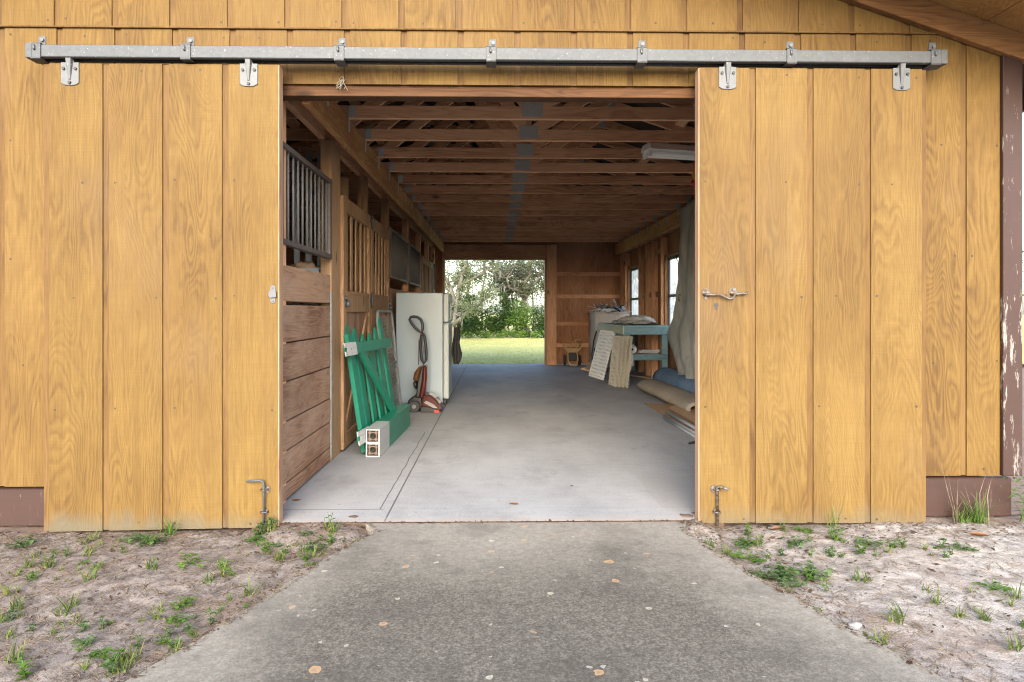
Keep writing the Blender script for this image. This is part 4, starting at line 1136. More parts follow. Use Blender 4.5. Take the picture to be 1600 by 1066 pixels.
for k, (p, q, w) in enumerate((((1.62, 12.6, .03), (1.86, 12.95, .03), .09), ((1.66, 12.25, .03), (1.80, 12.9, .11), .10), ((1.60, 12.35, .045), (1.74, 12.62, .02), .08), ((1.70, 12.1, .02), (1.84, 12.5, .02), .09))):
    bm = BM(); bar(bm, p, q, w, .035)
    tag(obj('wood_offcut', bm, 'scrap', None, .003), 'pale wood offcut in the small pile between lattice and cabinet', 'offcut', 'wood offcuts on the floor')
bm = BM(); tube(bm, [(1.82, 12.75, .02), (1.80, 12.7, .3), (1.84, 12.72, .55), (1.90, 12.8, .72)], .014, 8); tube(bm, [(1.86, 12.7, .02), (1.85, 12.72, .25), (1.87, 12.7, .4)], .03, 8)
tag(obj('black_hose', bm, 'rubber'), 'black hose standing curled beside the whitewashed cabinet', 'hose')

# lawn spreader by the far wall
sp = thing('lawn_spreader', 'small lawn spreader with a tan hopper against the far wall', 'spreader', (1.54, 13.7, 0))
sx, sy = 1.545, 13.68
bm = BM()
def frustum(bm, cx, cy, z0, z1, a0, b0, a1, b1):
    hexa(bm, [(cx-a0,cy-b0,z0),(cx+a0,cy-b0,z0),(cx+a0,cy+b0,z0),(cx-a0,cy+b0,z0),(cx-a1,cy-b1,z1),(cx+a1,cy-b1,z1),(cx+a1,cy+b1,z1),(cx-a1,cy+b1,z1)])
frustum(bm, sx, sy, .27, .355, .10, .09, .165, .12)
hexa(bm, [(sx-.165,sy-.119,.3555),(sx-.135,sy-.115,.3555),(sx-.16,sy-.115,.46),(sx-.19,sy-.12,.46),(sx-.165,sy+.12,.3555),(sx-.135,sy+.12,.3555),(sx-.16,sy+.12,.46),(sx-.19,sy+.12,.46)])
hexa(bm, [(sx+.135,sy-.115,.3555),(sx+.165,sy-.119,.3555),(sx+.19,sy-.12,.46),(sx+.16,sy-.115,.46),(sx+.135,sy+.12,.3555),(sx+.165,sy+.12,.3555),(sx+.19,sy+.12,.46),(sx+.16,sy+.12,.46)])
obj('hopper', bm, 'cardtube', sp, .004)
bm = BM(); frustum(bm, sx, sy+.03, .10, .268, .075, .07, .095, .08); obj('gearbox', bm, 'black', sp, .01)
bm = BM()
tube(bm, [(sx-.06, sy-.14, .30), (sx-.02, sy-.16, .46), (sx+.05, sy-.14, .53), (sx+.18, sy-.1, .52)], .012, 8)
tube(bm, [(sx-.10, sy-.11, .28), (sx-.10, sy-.13, .12), (sx-.05, sy-.14, .01), (sx+.06, sy-.14, .01), (sx+.10, sy-.13, .12), (sx+.07, sy-.12, .32), (sx+.05, sy-.14, .53)], .010, 8)
obj('tube_frame', bm, 'cardtube', sp)
for s in (-1, 1):
    bm = BM(); tube(bm, [(sx+s*.13, sy+.05, .11), (sx+s*.17, sy+.05, .11)], .11, 18); obj('wheel', bm, 'rubber', sp, .006)

# hanging canvas
bm = BM()
rows = []; NZ, NY = 40, 46
prof = [(2.44, 8.80), (2.0, 8.84), (1.6, 8.90), (1.23, 8.93), (1.0, 9.05), (.88, 9.28), (.80, 9.38), (.70, 9.36), (.55, 9.15), (.40, 9.0), (.24, 8.93)]
def yl(z):
    for (z1, y1), (z0, y0) in zip(prof[:-1], prof[1:]):
        if z0 <= z <= z1: return y0+(y1-y0)*(z-z0)/(z1-z0)
    return prof[-1][1]
for i in range(NZ+1):
    z = 2.44-(2.44-.245)*i/NZ; row = []
    for k in range(NY+1):
        t = k/NY; y = yl(z)*(1-t)+7.45*t
        f = .3+.7*i/NZ
        x = 2.395-.03*f*math.sin(t*21+.6*math.sin(z*2))-.03*mnoise.noise(Vector((t*7, z*1.3, 2)))-.02*mnoise.noise(Vector((t*3, z*5, 7)))
        row.append(bm.verts.new((min(x, 2.44), y, z+.03*math.sin(t*9)*(i/NZ)+(.01*math.sin(t*30) if i == 0 else 0))))
    rows.append(row)
for i in range(NZ):
    for k in range(NY): bm.faces.new((rows[i][k], rows[i][k+1], rows[i+1][k+1], rows[i+1][k])).smooth = True
ct = tag(obj('canvas_tarp', bm, 'canvas'), 'grey green canvas tarp hanging down the right wall beside the window', 'tarp')
sm = ct.modifiers.new('thick', 'SOLIDIFY'); sm.thickness = .006
for y, z in ((8.62, 1.78), (8.52, 1.27)):
    bm = BM(); tube(bm, [(2.325, y+.0, z+.03), (2.315, y+.05, z+.035), (2.315, y+.06, z-.02), (2.32, y+.03, z-.045)], .006, 6); obj('tie_loop', bm, 'darkcloth', ct)

# rolled goods on the floor at right
def roll(bm, a, b, w, h, seed, open_end=True, th=.02, spiral=.0):
    a = Vector(a); b = Vector(b); d = (b-a).normalized(); s = d.cross(Vector((0, 0, 1))).normalized()
    n = 26; m = 22; O = []; I = []
    for i in range(m+1):
        c = a.lerp(b, i/m); ro = []; ri = []
        for k in range(n):
            t = 2*math.pi*k/n
            q = 1+.09*mnoise.noise(Vector((math.cos(t)*1.3, math.sin(t)*1.3, i*.28+seed)))
            zz = math.sin(t)
            ro.append(bm.verts.new(c+s*math.cos(t)*w*q+Vector((0, 0, h+max(-h*.97, zz*h*q)))))
            ri.append(bm.verts.new(c+s*math.cos(t)*(w*q-th)+Vector((0, 0, h+max(-h*.97+th, zz*(h*q-th))))))
        O.append(ro); I.append(ri)
    for i in range(m):
        for k in range(n):
            j = (k+1) % n
            bm.faces.new((O[i][k], O[i][j], O[i+1][j], O[i+1][k])).smooth = True
            bm.faces.new((I[i][j], I[i][k], I[i+1][k], I[i+1][j])).smooth = True
    for e in (0, m):
        for k in range(n):
            j = (k+1) % n; bm.faces.new((O[e][k], O[e][j], I[e][j], I[e][k]))
bm = BM(); roll(bm, (2.16, 6.95, .012), (2.13, 9.35, .0), .20, .082, 3, th=.03)
tag(obj('carpet_roll', bm, 'carpet'), 'tan flattened carpet roll lying on the floor by the right wall', 'carpet roll')
bm = BM(); roll(bm, (2.475, 6.9, .02), (2.45, 9.75, .02), .19, .135, 8, th=.05)
tag(obj('blue_roll', bm, 'bluecloth'), 'faded blue rolled blanket on the floor under the canvas tarp', 'blanket')
bm = BM(); hexa(bm, [(1.76,8.05,.002),(1.80,5.7,.002),(2.16,5.7,.002),(2.05,7.75,.002),(1.76,8.05,.012),(1.80,5.7,.012),(2.16,5.7,.03),(2.05,7.75,.03)])
tag(obj('cardboard_sheet', bm, 'cardboard', None, .002), 'flat brown cardboard sheet on the floor beside the carpet roll', 'cardboard')
bm = BM()
prism(bm, [(1.90, .035), (1.97, .075), (2.10, .085), (2.16, .05), (2.16, .044), (2.10, .078), (1.97, .068), (1.90, .029)], 5.75, 7.45)
tag(obj('folded_cardboard', bm, 'cardboard'), 'folded cardboard piece lying on top of the flat sheet', 'cardboard')
for k, (p, q, r) in enumerate((((1.80, 7.15, .032), (1.83, 5.6, .032), .017), ((1.735, 7.0, .014), (1.79, 5.6, .014), .014), ((1.71, 6.85, .012), (1.735, 5.6, .012), .012))):
    bm = BM(); tube(bm, [p, q], r, 10)
    tag(obj('metal_pipe', bm, 'pipe'), ('topmost metal pipe resting on the cardboard by the right door', 'middle metal pipe of the three beside the cardboard', 'outermost thin metal pipe on the bare floor')[k], 'pipe', 'metal pipes on the aisle floor')
bm = BM(); tube(bm, [(1.60, 5.60, .008), (1.68, 5.66, .008)], .012, 8); tag(obj('black_stub', bm, 'rubber'), 'short black stub on the floor near the pipes', 'stub')

# fluorescent fixture and pull cord
fl = thing('fluorescent_light', 'unlit twin tube fluorescent light under the roof trusses', 'light', (1.8, 5.62, 2.40))
A, B = Vector((1.215, 5.50, 2.425)), Vector((2.40, 5.78, 2.425)); D = (B-A).normalized(); S = D.cross(Vector((0, 0, 1))).normalized()
bm = BM(); bar(bm, A, B, .12, .05); obj('housing', bm, 'lamp_white', fl, .004)
bm = BM(); sdw = S*.075
hexa(bm, [A-S*.09+Vector((0,0,-.03)), A+S*.09+Vector((0,0,-.03)), B+S*.09+Vector((0,0,-.03)), B-S*.09+Vector((0,0,-.03)), A-S*.062+Vector((0,0,.02)), A+S*.062+Vector((0,0,.02)), B+S*.062+Vector((0,0,.02)), B-S*.062+Vector((0,0,.02))])
obj('reflector', bm, 'lamp_white', fl)
for s in (-1, 1):
    bm = BM(); tube(bm, [A+S*s*.045+D*.03+Vector((0,0,-.055)), B+S*s*.045-D*.03+Vector((0,0,-.055))], .018, 12); tb = obj('tube', bm, 'lamp_white', fl)
    bm = BM(); c = A+S*s*.045+D*.012; box(bm, c.x-.012, c.x+.012, c.y-.02, c.y+.02, 2.34, 2.396); obj('socket', bm, 'lamp_white', fl)
pc = thing('pull_cord', 'orange pull cord with a red handle hanging from a truss', 'cord', (1.80, 6.17, 2.45))
bm = BM(); tube(bm, [(1.80, 6.17, 2.453), (1.802, 6.17, 2.38), (1.798, 6.17, 2.29)], .008, 6); obj('cord', bm, 'orange', pc)
bm = BM(); blob(bm, (1.798, 6.17, 2.262), (.022, .022, .030), .15, 2, 4, 2); obj('grip', bm, 'red', pc)
# frayed rope scrap under the track
bm = BM(); rnd = random.Random(4)
rx, rz = X(536, 3.672), Z(536, 126, 3.672)
for k in range(9):
    p = Vector((rx+rnd.uniform(-.012, .02), 3.672, rz+rnd.uniform(.0, .025))); pts = [p]
    for j in range(4):
        p = p+Vector((rnd.uniform(-.016, .012), rnd.uniform(-.006, .003), -.011-rnd.random()*.006)); pts.append(p)
    tube(bm, pts, .0017, 4)
tag(obj('rope_scrap', bm, 'rope'), 'frayed white rope scrap hanging from the siding above the opening', 'rope')

# ================================================================== PLANTS AND LITTER ON THE SAND
def inside_drive(x, y):
    def xe(side):
        pts = drive_l if side == 0 else drive_r[::-1]
        for (xa, ya), (xb, yb) in zip(pts[:-1], pts[1:]):
            if yb <= y <= ya: return xa+(xb-xa)*(ya-y)/(ya-yb+1e-9)
        return -9 if side == 0 else 9
    return xe(0), xe(1)
def ground_z(x, y):
    w = min(1, max(0, (4.4-abs(x))/.5))*min(1, max(0, (y-1.0)/.4))*min(1, max(0, (3.95-y)/.2))
    p = Vector((x, y, 0))
    z = -.040+(mnoise.noise(p*2.1)*.012+mnoise.noise(p*7+Vector((3,1,0)))*.008+mnoise.noise(p*19)*.0055)*w
    if x > 1.2: z += min(.02, (x-1.2)*.02)*w
    return z+lip(x, y)
def leaf(bm, p, d, L, w, droop=.3, fold=.0):
    """pointed leaf made of two quads along direction d"""
    d = Vector(d).normalized(); s = d.cross(Vector((0, 0, 1)))
    if s.length < .05: s = Vector((1, 0, 0))
    s.normalize()
    a = bm.verts.new(p); m1 = p+d*L*.45; m2 = p+d*L+Vector((0, 0, -droop*L))
    l = bm.verts.new(m1+s*w/2); r = bm.verts.new(m1-s*w/2); c = bm.verts.new(m1+Vector((0, 0, -fold*w))); e = bm.verts.new(m2)
    for q in ((a, c, l), (a, r, c), (l, c, e), (c, r, e)): bm.faces.new(q).smooth = True
def blade(bm, p, a, L, w, lean, curl):
    pts = []; q = Vector(p); el = math.pi/2-lean
    n = 4
    for k in range(n+1):
        pts.append(q.copy()); q += Vector((math.cos(a)*math.cos(el), math.sin(a)*math.cos(el), math.sin(el)))*L/n; el -= curl/n
    s = Vector((-math.sin(a), math.cos(a), 0))
    prev = None
    for k, c in enumerate(pts):
        ww = w*(1-(k/n)**1.6)+.0004
        cur = (bm.verts.new(c+s*ww/2), bm.verts.new(c-s*ww/2))
        if prev: bm.faces.new((prev[0], prev[1], cur[1], cur[0])).smooth = True
        prev = cur
def tuft_mesh(seed, n, L, w=.004):
    r = random.Random(seed); bm = BM()
    for k in range(n):
        blade(bm, (r.uniform(-.015, .015), r.uniform(-.015, .015), -.004), r.uniform(0, 6.28), L*r.uniform(.5, 1.1), w*r.uniform(.7, 1.3), r.uniform(.15, 1.0), r.uniform(.2, 1.2))
    return bm
def sprig_mesh(seed, n, L, h):
    r = random.Random(seed); bm = BM()
    for st in range(r.randint(2, 4)):
        a0 = r.uniform(0, 6.28); tip = Vector((math.cos(a0), math.sin(a0), 0))*h*r.uniform(.2, .9)+Vector((0, 0, h*r.uniform(.5, 1)))
        tube(bm, [(0, 0, -.004), tip*.5+Vector((0, 0, .004)), tip], .0016, 4, False)
        for k in range(n):
            t = (k+.6)/n; p = tip*t; a = a0+k*2.4+r.uniform(-.4, .4)
            leaf(bm, p, (math.cos(a), math.sin(a), r.uniform(.1, .6)), L*r.uniform(.6, 1.1), L*.55*r.uniform(.8, 1.1), r.uniform(.1, .4), .25)
    return bm
def creeper_mesh(seed, n, L, rad):
    r = random.Random(seed); bm = BM()
    for k in range(n):
        a = r.uniform(0, 6.28); q = rad*math.sqrt(r.random()); p = Vector((math.cos(a)*q, math.sin(a)*q, .006+.02*r.random()))
        b = r.uniform(0, 6.28)
        tube(bm, [(0, 0, .003), p*.5+Vector((0, 0, .004)), p], .0008, 3, False)
        leaf(bm, p, (math.cos(b), math.sin(b), r.uniform(0, .5)), L*r.uniform(.6, 1.2), L*.75, r.uniform(.1, .5), .2)
    return bm
protos = []
for kind, mk in (('grass_tuft', [lambda s=s: tuft_mesh(s, 15+s % 5, .048+.008*(s % 3), .0034) for s in range(5)]),
                 ('broadleaf_weed', [lambda s=s: sprig_mesh(s+20, 5, .026, .045+.012*(s % 3)) for s in range(5)]),
                 ('creeping_weed', [lambda s=s: creeper_mesh(s+40, 20+5*s, .024, .05) for s in range(4)])):
    for i, f in enumerate(mk):
        bm = f(); me = bpy.data.meshes.new(kind); bm.to_mesh(me); bm.free()
        me.materials.append(M[{'grass_tuft': 'grassy', 'broadleaf_weed': ('weed', 'weed_blue')[i % 2], 'creeping_weed': ('weed', 'weed_blue')[i % 2]}[kind]])
        protos.append((kind, me))
def weed(kind, x, y, s, rnd, label, group, cat):
    me = rnd.choice([m for k, m in protos if k == kind])
    o = bpy.data.objects.new(kind, me); COL.objects.link(o)
    o.location = (x, y, ground_z(x, y)+.001); o.rotation_euler = (0, 0, rnd.uniform(0, 6.28)); o.scale = (s, s, s*rnd.uniform(.85, 1.2))
    return tag(o, label, cat, group)
def gpt(px, py, z=-.03):
    u = (px-794.3)/F; v = (py-486)/F
    d = (1.10-z)/v; c = 1/math.sqrt(1+TAU*TAU)
    return (d*c*(u+TAU), d*c*(1-u*TAU))
rnd = random.Random(77)
WORDS = {'grass_tuft': ('yellow green grass tuft', 'grass'), 'broadleaf_weed': ('small leafy green weed', 'weed'), 'creeping_weed': ('low creeping green weed', 'weed')}
def zone_label(kind, x, y):
    w, cat = WORDS[kind]
    xl, xr = inside_drive(x, y)
    side = 'left' if x < 0 else 'right'
    if y > 3.32: place = 'growing along the foot of the %s sliding door' % side
    elif (x < 0 and xl-x < .16) or (x > 0 and x-xr < .16): place = 'growing at the %s edge of the driveway' % side
    else: place = 'sprouting from the %s sand %s of the driveway' % ('pinkish' if x < 0 else 'pale', side)
    return '%s %s' % (w, place), '%ss %s' % (w, place), cat
big = [('creeping_weed', 630, 858, 1.2), ('creeping_weed', 300, 880, 1.3), ('grass_tuft', 240, 888, 1.5), ('broadleaf_weed', 237, 850, 1.1), ('grass_tuft', 345, 895, 1.5), ('grass_tuft', 325, 905, 1.2),
       ('broadleaf_weed', 365, 895, 1.2), ('creeping_weed', 285, 940, 1.0), ('grass_tuft', 390, 925, 1.5), ('grass_tuft', 100, 955, 1.6), ('grass_tuft', 115, 945, 1.2), ('grass_tuft', 75, 885, 1.5),
       ('grass_tuft', 140, 905, 1.4), ('grass_tuft', 205, 1030, 1.6), ('grass_tuft', 190, 1045, 1.5), ('grass_tuft', 25, 1030, 1.5), ('grass_tuft', 15, 925, 1.5), ('grass_tuft', 30, 945, 1.5),
       ('broadleaf_weed', 415, 828, 1.5), ('broadleaf_weed', 428, 826, 1.7), ('broadleaf_weed', 405, 832, 1.2), ('grass_tuft', 425, 834, 1.4), ('broadleaf_weed', 520, 825, 1.0), ('broadleaf_weed', 485, 860, 1.3),
       ('broadleaf_weed', 515, 852, 1.2), ('broadleaf_weed', 415, 858, 1.1), ('creeping_weed', 238, 850, 1.2), ('creeping_weed', 35, 850, 1.2), ('broadleaf_weed', 40, 1055, 1.3),
       ('creeping_weed', 1220, 902, 1.4), ('creeping_weed', 1268, 902, 1.5), ('creeping_weed', 1240, 917, 1.1), ('broadleaf_weed', 1225, 900, 1.3), ('broadleaf_weed', 1262, 906, 1.3), ('grass_tuft', 1400, 972, 1.5),
       ('grass_tuft', 1405, 965, 1.2), ('creeping_weed', 1245, 852, 1.2), ('broadleaf_weed', 1300, 868, 1.1), ('creeping_weed', 1165, 850, 1.1), ('creeping_weed', 1155, 870, 1.2), ('creeping_weed', 1180, 876, 1.0),
       ('broadleaf_weed', 1170, 835, 1.2), ('broadleaf_weed', 1222, 828, .9), ('grass_tuft', 1350, 908, 1.3), ('grass_tuft', 1338, 905, 1.1), ('grass_tuft', 1465, 945, 1.3), ('grass_tuft', 1380, 998, 1.2),
       ('broadleaf_weed', 1345, 862, 1.1), ('grass_tuft', 1588, 935, 1.4), ('grass_tuft', 1578, 945, 1.1), ('grass_tuft', 1585, 1015, 1.4), ('broadleaf_weed', 1290, 922, 1.0), ('grass_tuft', 1500, 965, 1.1), ('grass_tuft', 1448, 925, 1.0)]
placed = []
for k, px, py, s in big:
    x, y = gpt(px, py); y = min(y, 3.50)
    placed.append((x, y)); lb, gr, cat = zone_label(k, x, y); weed(k, x, y, s, rnd, lb, gr, cat)
for i in range(900):
    left = rnd.random() < .56
    x = rnd.uniform(-2.9, -.65) if left else rnd.uniform(1.0, 3.0)
    y = rnd.uniform(1.7, 3.48)
    xl, xr = inside_drive(x, y)
    if xl-.03 < x < xr+.03: continue
    if mnoise.noise(Vector((x*2.3, y*2.3, 5 if left else 9))) < (-.02 if left else .10): continue
    k = rnd.choices(('grass_tuft', 'broadleaf_weed', 'creeping_weed'), (6, 3, 2) if left else (5, 4, 2))[0]
    lb, gr, cat = zone_label(k, x, y); weed(k, x, y, rnd.choice((.45, .55, .7, .9, 1.2))*rnd.uniform(.85, 1.15), rnd, lb, gr, cat)
# tall weeds at the wall
def tall_weed(px, py, h, seed, label, mat='grassy', seedy=False, n=10, Y=3.56):
    x = X(px, Y); bm = BM(); r = random.Random(seed)
    for k in range(n):
        blade(bm, (x+r.uniform(-.03, .03), Y-.02+r.uniform(-.03, .02), -.04), r.uniform(0, 6.28), h*r.uniform(.5, 1.05), .005, r.uniform(.05, .55), r.uniform(.1, 1.1))
    for v in bm.verts: v.co.y = min(v.co.y, Y+.0)
    return tag(obj('tall_grass', bm, mat, None, 0, False), label, 'grass')
tall_weed(268, 820, .13, 3, 'feathery pale green weed standing against the left sliding door', 'weed', n=26, Y=3.53)
tall_weed(1298, 815, .18, 5, 'thin bent green grass standing against the right sliding door', 'weed', n=7, Y=3.53)
tall_weed(1490, 800, .40, 7, 'tall thin seeding grass in front of the right skirt board', 'straw', n=9, Y=3.60)
tall_weed(1532, 805, .34, 12, 'leaning dry grass near the brown corner board', 'straw', n=10, Y=3.60)
tall_weed(1525, 805, .20, 8, 'dense green grass clump at the right skirt board', 'weed', n=46, Y=3.60)
tall_weed(1500, 812, .15, 18, 'short green grass clump between the dry stems', 'weed', n=30, Y=3.60)
bm = BM(); r = random.Random(9)
for k in range(90):
    c = Vector((X(1592, 3.6)+r.gauss(.04, .07), 3.60+r.uniform(-.08, .0), r.uniform(-.02, .22))); a = r.uniform(0, 6.28)
    leaf(bm, c, (math.cos(a), math.sin(a), r.uniform(-.1, .6)), r.uniform(.03, .06), .022, .3, .2)
for k in range(8): blade(bm, (X(1592, 3.6)+r.uniform(-.04, .12), 3.58, -.03), r.uniform(0, 6.28), .25, .004, r.uniform(0, .4), .3)
tag(obj('leafy_bush', bm, 'brightleaf', None, 0, False), 'bright green leafy weed bush at the right barn corner', 'bush')

# dry needles and brown litter: uncountable
def scatter_ok(x, y):
    xl, xr = inside_drive(x, y)
    return not (xl-.005 < x < xr+.005)
bm = BM(); r = random.Random(31); n = 0
while n < 7500:
    x = r.uniform(-3.0, 3.1); y = r.uniform(1.65, 3.56)
    xl, xr = inside_drive(x, y)
    if xl+.02 < x < xr-.02: continue
    e = min(abs(x-xl), abs(x-xr)); p = .30+.7*math.exp(-e/.09)+.4*max(0, mnoise.noise(Vector((x*3, y*3, 1))))
    if y > 3.3: p += .25
    if x > 1.4: p *= .55
    if r.random() > p: continue
    n += 1
    z = max(ground_z(x, y), -.003 if xl < x < xr else -1)+.003
    a = r.uniform(0, 6.28); L = r.choice((.02, .03, .045, .07)); w = r.uniform(.0009, .0022); b = r.uniform(-.35, .35)
    d1_ = Vector((math.cos(a), math.sin(a), r.uniform(-.04, .16)))*L/2; d2_ = Vector((math.cos(a+b), math.sin(a+b), r.uniform(-.16, .04)))*L/2
    s = Vector((-math.sin(a), math.cos(a), .3))*w; c = Vector((x, y, z))
    v = [bm.verts.new(q) for q in (c-d1_-s, c-d1_+s, c+s+Vector((0,0,.002)), c-s+Vector((0,0,.002)), c+d2_+s*.5, c+d2_-s*.5)]
    bm.faces.new((v[0], v[1], v[2], v[3])); bm.faces.new((v[3], v[2], v[4], v[5]))
tag(obj('straw_litter', bm, 'straw', None, 0, False), 'dry straw and pine needles strewn over the sand', 'straw', None, 'stuff')
bm = BM(); n = 0
while n < 4200:
    x = r.uniform(-3.0, 3.1); y = r.uniform(1.65, 3.575)
    xl, xr = inside_drive(x, y)
    if xl+.03 < x < xr-.03 and y < 3.545: continue
    e = min(abs(x-xl), abs(x-xr)); p = .12+.6*math.exp(-e/.05)+.95*math.exp(-(3.575-y)/.10)+.5*max(0, mnoise.noise(Vector((x*2.5, y*2.5, 8)))-.1)
    if x > 1.4 and y < 3.3: p *= .5
    if r.random() > p: continue
    n += 1
    c = Vector((x, y, max(ground_z(x, y), -.003 if xl < x < xr else -1)+.004)); a = r.uniform(0, 6.28)
    L = r.uniform(.003, .010) if r.random() < .95 else r.uniform(.012, .025); u = Vector((math.cos(a), math.sin(a), r.uniform(-.3, .3)))*L; s = Vector((-math.sin(a), math.cos(a), r.uniform(-.4, .4)))*L*r.uniform(.3, .6)
    v = [bm.verts.new(q) for q in (c-u, c-s*.8+Vector((0,0,.002)), c+u, c+s)]
    bm.faces.new(v)
tag(obj('leaf_litter', bm, 'litter', None, 0, False), 'brown crumbled leaf litter along the wall and driveway', 'leaf litter', None, 'stuff')
# separate dead leaves
for (px, py, zz, L, lab) in ((803, 789, 0, .028, 'curled brown dead leaf on the slab inside the opening'), (697, 820, -.012, .030, 'dead leaf on the joint between slab and driveway'),
                        (463, 783, 0, .026, 'dead leaf on the slab beside the left door edge'), (893, 760, 0, .012, 'tiny dark leaf scrap in the middle of the aisle floor'),
                        (1085, 803, 0, .018, 'dead leaf on the slab beside the right door edge'), (1216, 829, -.03, .04, 'pale dead leaf lying at the foot of the right door'),
                        (1530, 842, -.03, .045, 'tan dead leaf on the sand below the skirt board')):
    x, y = gpt(px, py, zz); y = min(y, 3.53) if zz < -.02 else y
    bm = BM(); a = rnd.uniform(-.5, .5); z = zz+.003 if zz > -.02 else ground_z(x, y)+.006
    d = Vector((math.cos(a), math.sin(a), 0)); s = Vector((-math.sin(a), math.cos(a), 0))
    rows = []
    for k in range(6):
        t = k/5; w = .42*L*math.sin(math.pi*(t*.9+.05)); c = Vector((x, y, z))+d*(t-.5)*2*L+Vector((0, 0, .25*L*abs(t-.5)))
        rows.append([bm.verts.new(c+s*w+Vector((0, 0, w*.7))), bm.verts.new(c), bm.verts.new(c-s*w+Vector((0, 0, w*.9)))])
    for k in range(5):
        for j in range(2): bm.faces.new((rows[k][j], rows[k][j+1], rows[k+1][j+1], rows[k+1][j])).smooth = True
    tag(obj('dead_leaf', bm, 'deadleaf', None, 0, False), lab, 'leaf', 'dead leaves on the ground')
x, y = gpt(1336, 978); bm = BM(); blob(bm, (x, y, ground_z(x, y)+.008), (.024, .018, .014), .35, 2, 3, 2)
tag(obj('white_stone', bm, 'stone'), 'small white stone at the right edge of the driveway', 'stone')
x, y = gpt(395, 1000); bm = BM(); tube(bm, [gpt(372, 1033)+(-.028,), gpt(405, 1015)+(-.02,), gpt(438, 1000)+(-.026,)], .003, 5)
tag(obj('dry_twig', bm, 'litter'), 'thin dark twig lying on the sand left of the driveway', 'twig')

# ================================================================== BEYOND THE BARN
def leaves(bm, pts_r, n, size, rnd, flat=.0):
    """n small leaf faces spread through a set of clump spheres (centre, radius)"""
    wts = [q[1]**2 for q in pts_r]
    for k in range(n):
        c, rad = rnd.choices(pts_r, wts)[0]
        v = Vector((rnd.gauss(0, 1), rnd.gauss(0, 1), rnd.gauss(0, 1))).normalized()*rad*rnd.random()**.45
        v.z *= .75
        p = c+v; s = size*rnd.uniform(.55, 1.3)
        d = Vector((rnd.gauss(0, 1), rnd.gauss(0, 1), rnd.gauss(0, .6))).normalized(); e = d.cross(Vector((rnd.gauss(0, 1), rnd.gauss(0, 1), rnd.gauss(0, 1)))).normalized()
        q = [bm.verts.new(p-d*s), bm.verts.new(p+e*s*.5), bm.verts.new(p+d*s), bm.verts.new(p-e*s*.5)]
        bm.faces.new(q)
def limb_path(a, b, rnd, wob=.12, n=5):
    a = Vector(a); b = Vector(b); out = []
    for k in range(n+1):
        t = k/n; p = a.lerp(b, t)
        if 0 < k < n: p += Vector((rnd.gauss(0, wob), rnd.gauss(0, wob), rnd.gauss(0, wob)))*(b-a).length*.35
        out.append(p)
    return out
def tree(x, y, h, spread, seed, label, leafm, n, trunk_r=.11, lean=(0, 0), custom=None, size=.06, moss=0, low=.35):
    rnd = random.Random(seed)
    t = thing('oak_tree', label, 'tree', (x, y, -.03), 'trees beyond the lawn')
    bm = BM(); tips = []
    base = Vector((x, y, -.06)); fork = Vector((x+lean[0]*.4, y+lean[1]*.4, h*low))
    paths = custom or []
    if not custom:
        p = limb_path(base, fork, rnd, .10); tube(bm, p, [trunk_r*(1-.35*k/5) for k in range(6)], 8)
        for k in range(5):
            a = k*1.257+rnd.uniform(-.4, .4); e = fork+Vector((math.cos(a)*spread*rnd.uniform(.5, .95)+lean[0]*.6, math.sin(a)*spread*rnd.uniform(.4, .9), h*rnd.uniform(.22, .62)))
            paths.append(limb_path(fork, e, rnd, .16))
    else:
        pass
    for p in paths:
        r0 = trunk_r*(.62 if not custom else .9)
        m = len(p); tube(bm, p, [max(.012, r0*(1-.8*k/(m-1))) for k in range(m)], 7)
        for k in range(1, m):
            tips.append((p[k], spread*.20))
            for j in range(3):
                a = rnd.uniform(0, 6.28); e = p[k]+Vector((math.cos(a)*spread*.42, math.sin(a)*spread*.42, rnd.uniform(-.05, .45)*spread))*rnd.uniform(.5, 1.1)
                q = limb_path(p[k], e, rnd, .2, 4); tube(bm, q, [.028, .022, .017, .011, .006], 5)
                tips += [(q[2], spread*.13), (q[3], spread*.18), (q[4], spread*.22)]
    obj('trunk', bm, 'bark', t)
    bm = BM(); keep = [q for q in tips if rnd.random() < .62 and q[0].z > h*.28]
    leaves(bm, keep, n, size, rnd); obj('crown', bm, leafm, t, 0, False)
    if moss:
        bm = BM()
        for k in range(moss):
            c, rr = rnd.choice(tips); L = rnd.uniform(.25, .8)
            for j in range(7):
                p = c+Vector((rnd.gauss(0, .09), rnd.gauss(0, .09), 0)); w = Vector((rnd.gauss(0, .012), rnd.gauss(0, .012), 0)); LL = L*rnd.uniform(.4, 1)
                q = [bm.verts.new(p-w), bm.verts.new(p+w), bm.verts.new(p+w*.2+Vector((rnd.gauss(0, .03), 0, -LL)))]
                bm.faces.new(q)
        tag(obj('moss', bm, 'moss', t, 0, False), None, None, None, 'stuff')
def W(px, py, Y): return Vector(((px-774)/F*Y, Y, 1.1-(py-486)/F*Y))
Y0 = 26.0
stem = [W(704, 540, Y0), W(709, 510, Y0), W(712, 485, Y0), W(716, 455, Y0), W(722, 444, Y0)]
custom = [stem+[W(738, 436, Y0), W(757, 424, Y0-.3), W(772, 414, Y0-.5), W(792, 398, Y0)], [W(716, 455, Y0), W(722, 430, Y0), W(727, 415, Y0+.4), W(737, 390, Y0+.8), W(742, 360, Y0+1)],
          [W(709, 508, Y0-.1), W(722, 495, Y0-.4), W(734, 485, Y0-.6), W(748, 478, Y0-.9)], [W(713, 480, Y0), W(704, 450, Y0+.3), W(694, 430, Y0+.5), W(680, 405, Y0+.4), W(665, 380, Y0)]]
tree(-1.6, Y0, 3.6, 1.7, 3, 'leaning grey oak whose limb arches over the lawn at left', 'oakleaf', 7600, .10, custom=custom, size=.050, moss=18)
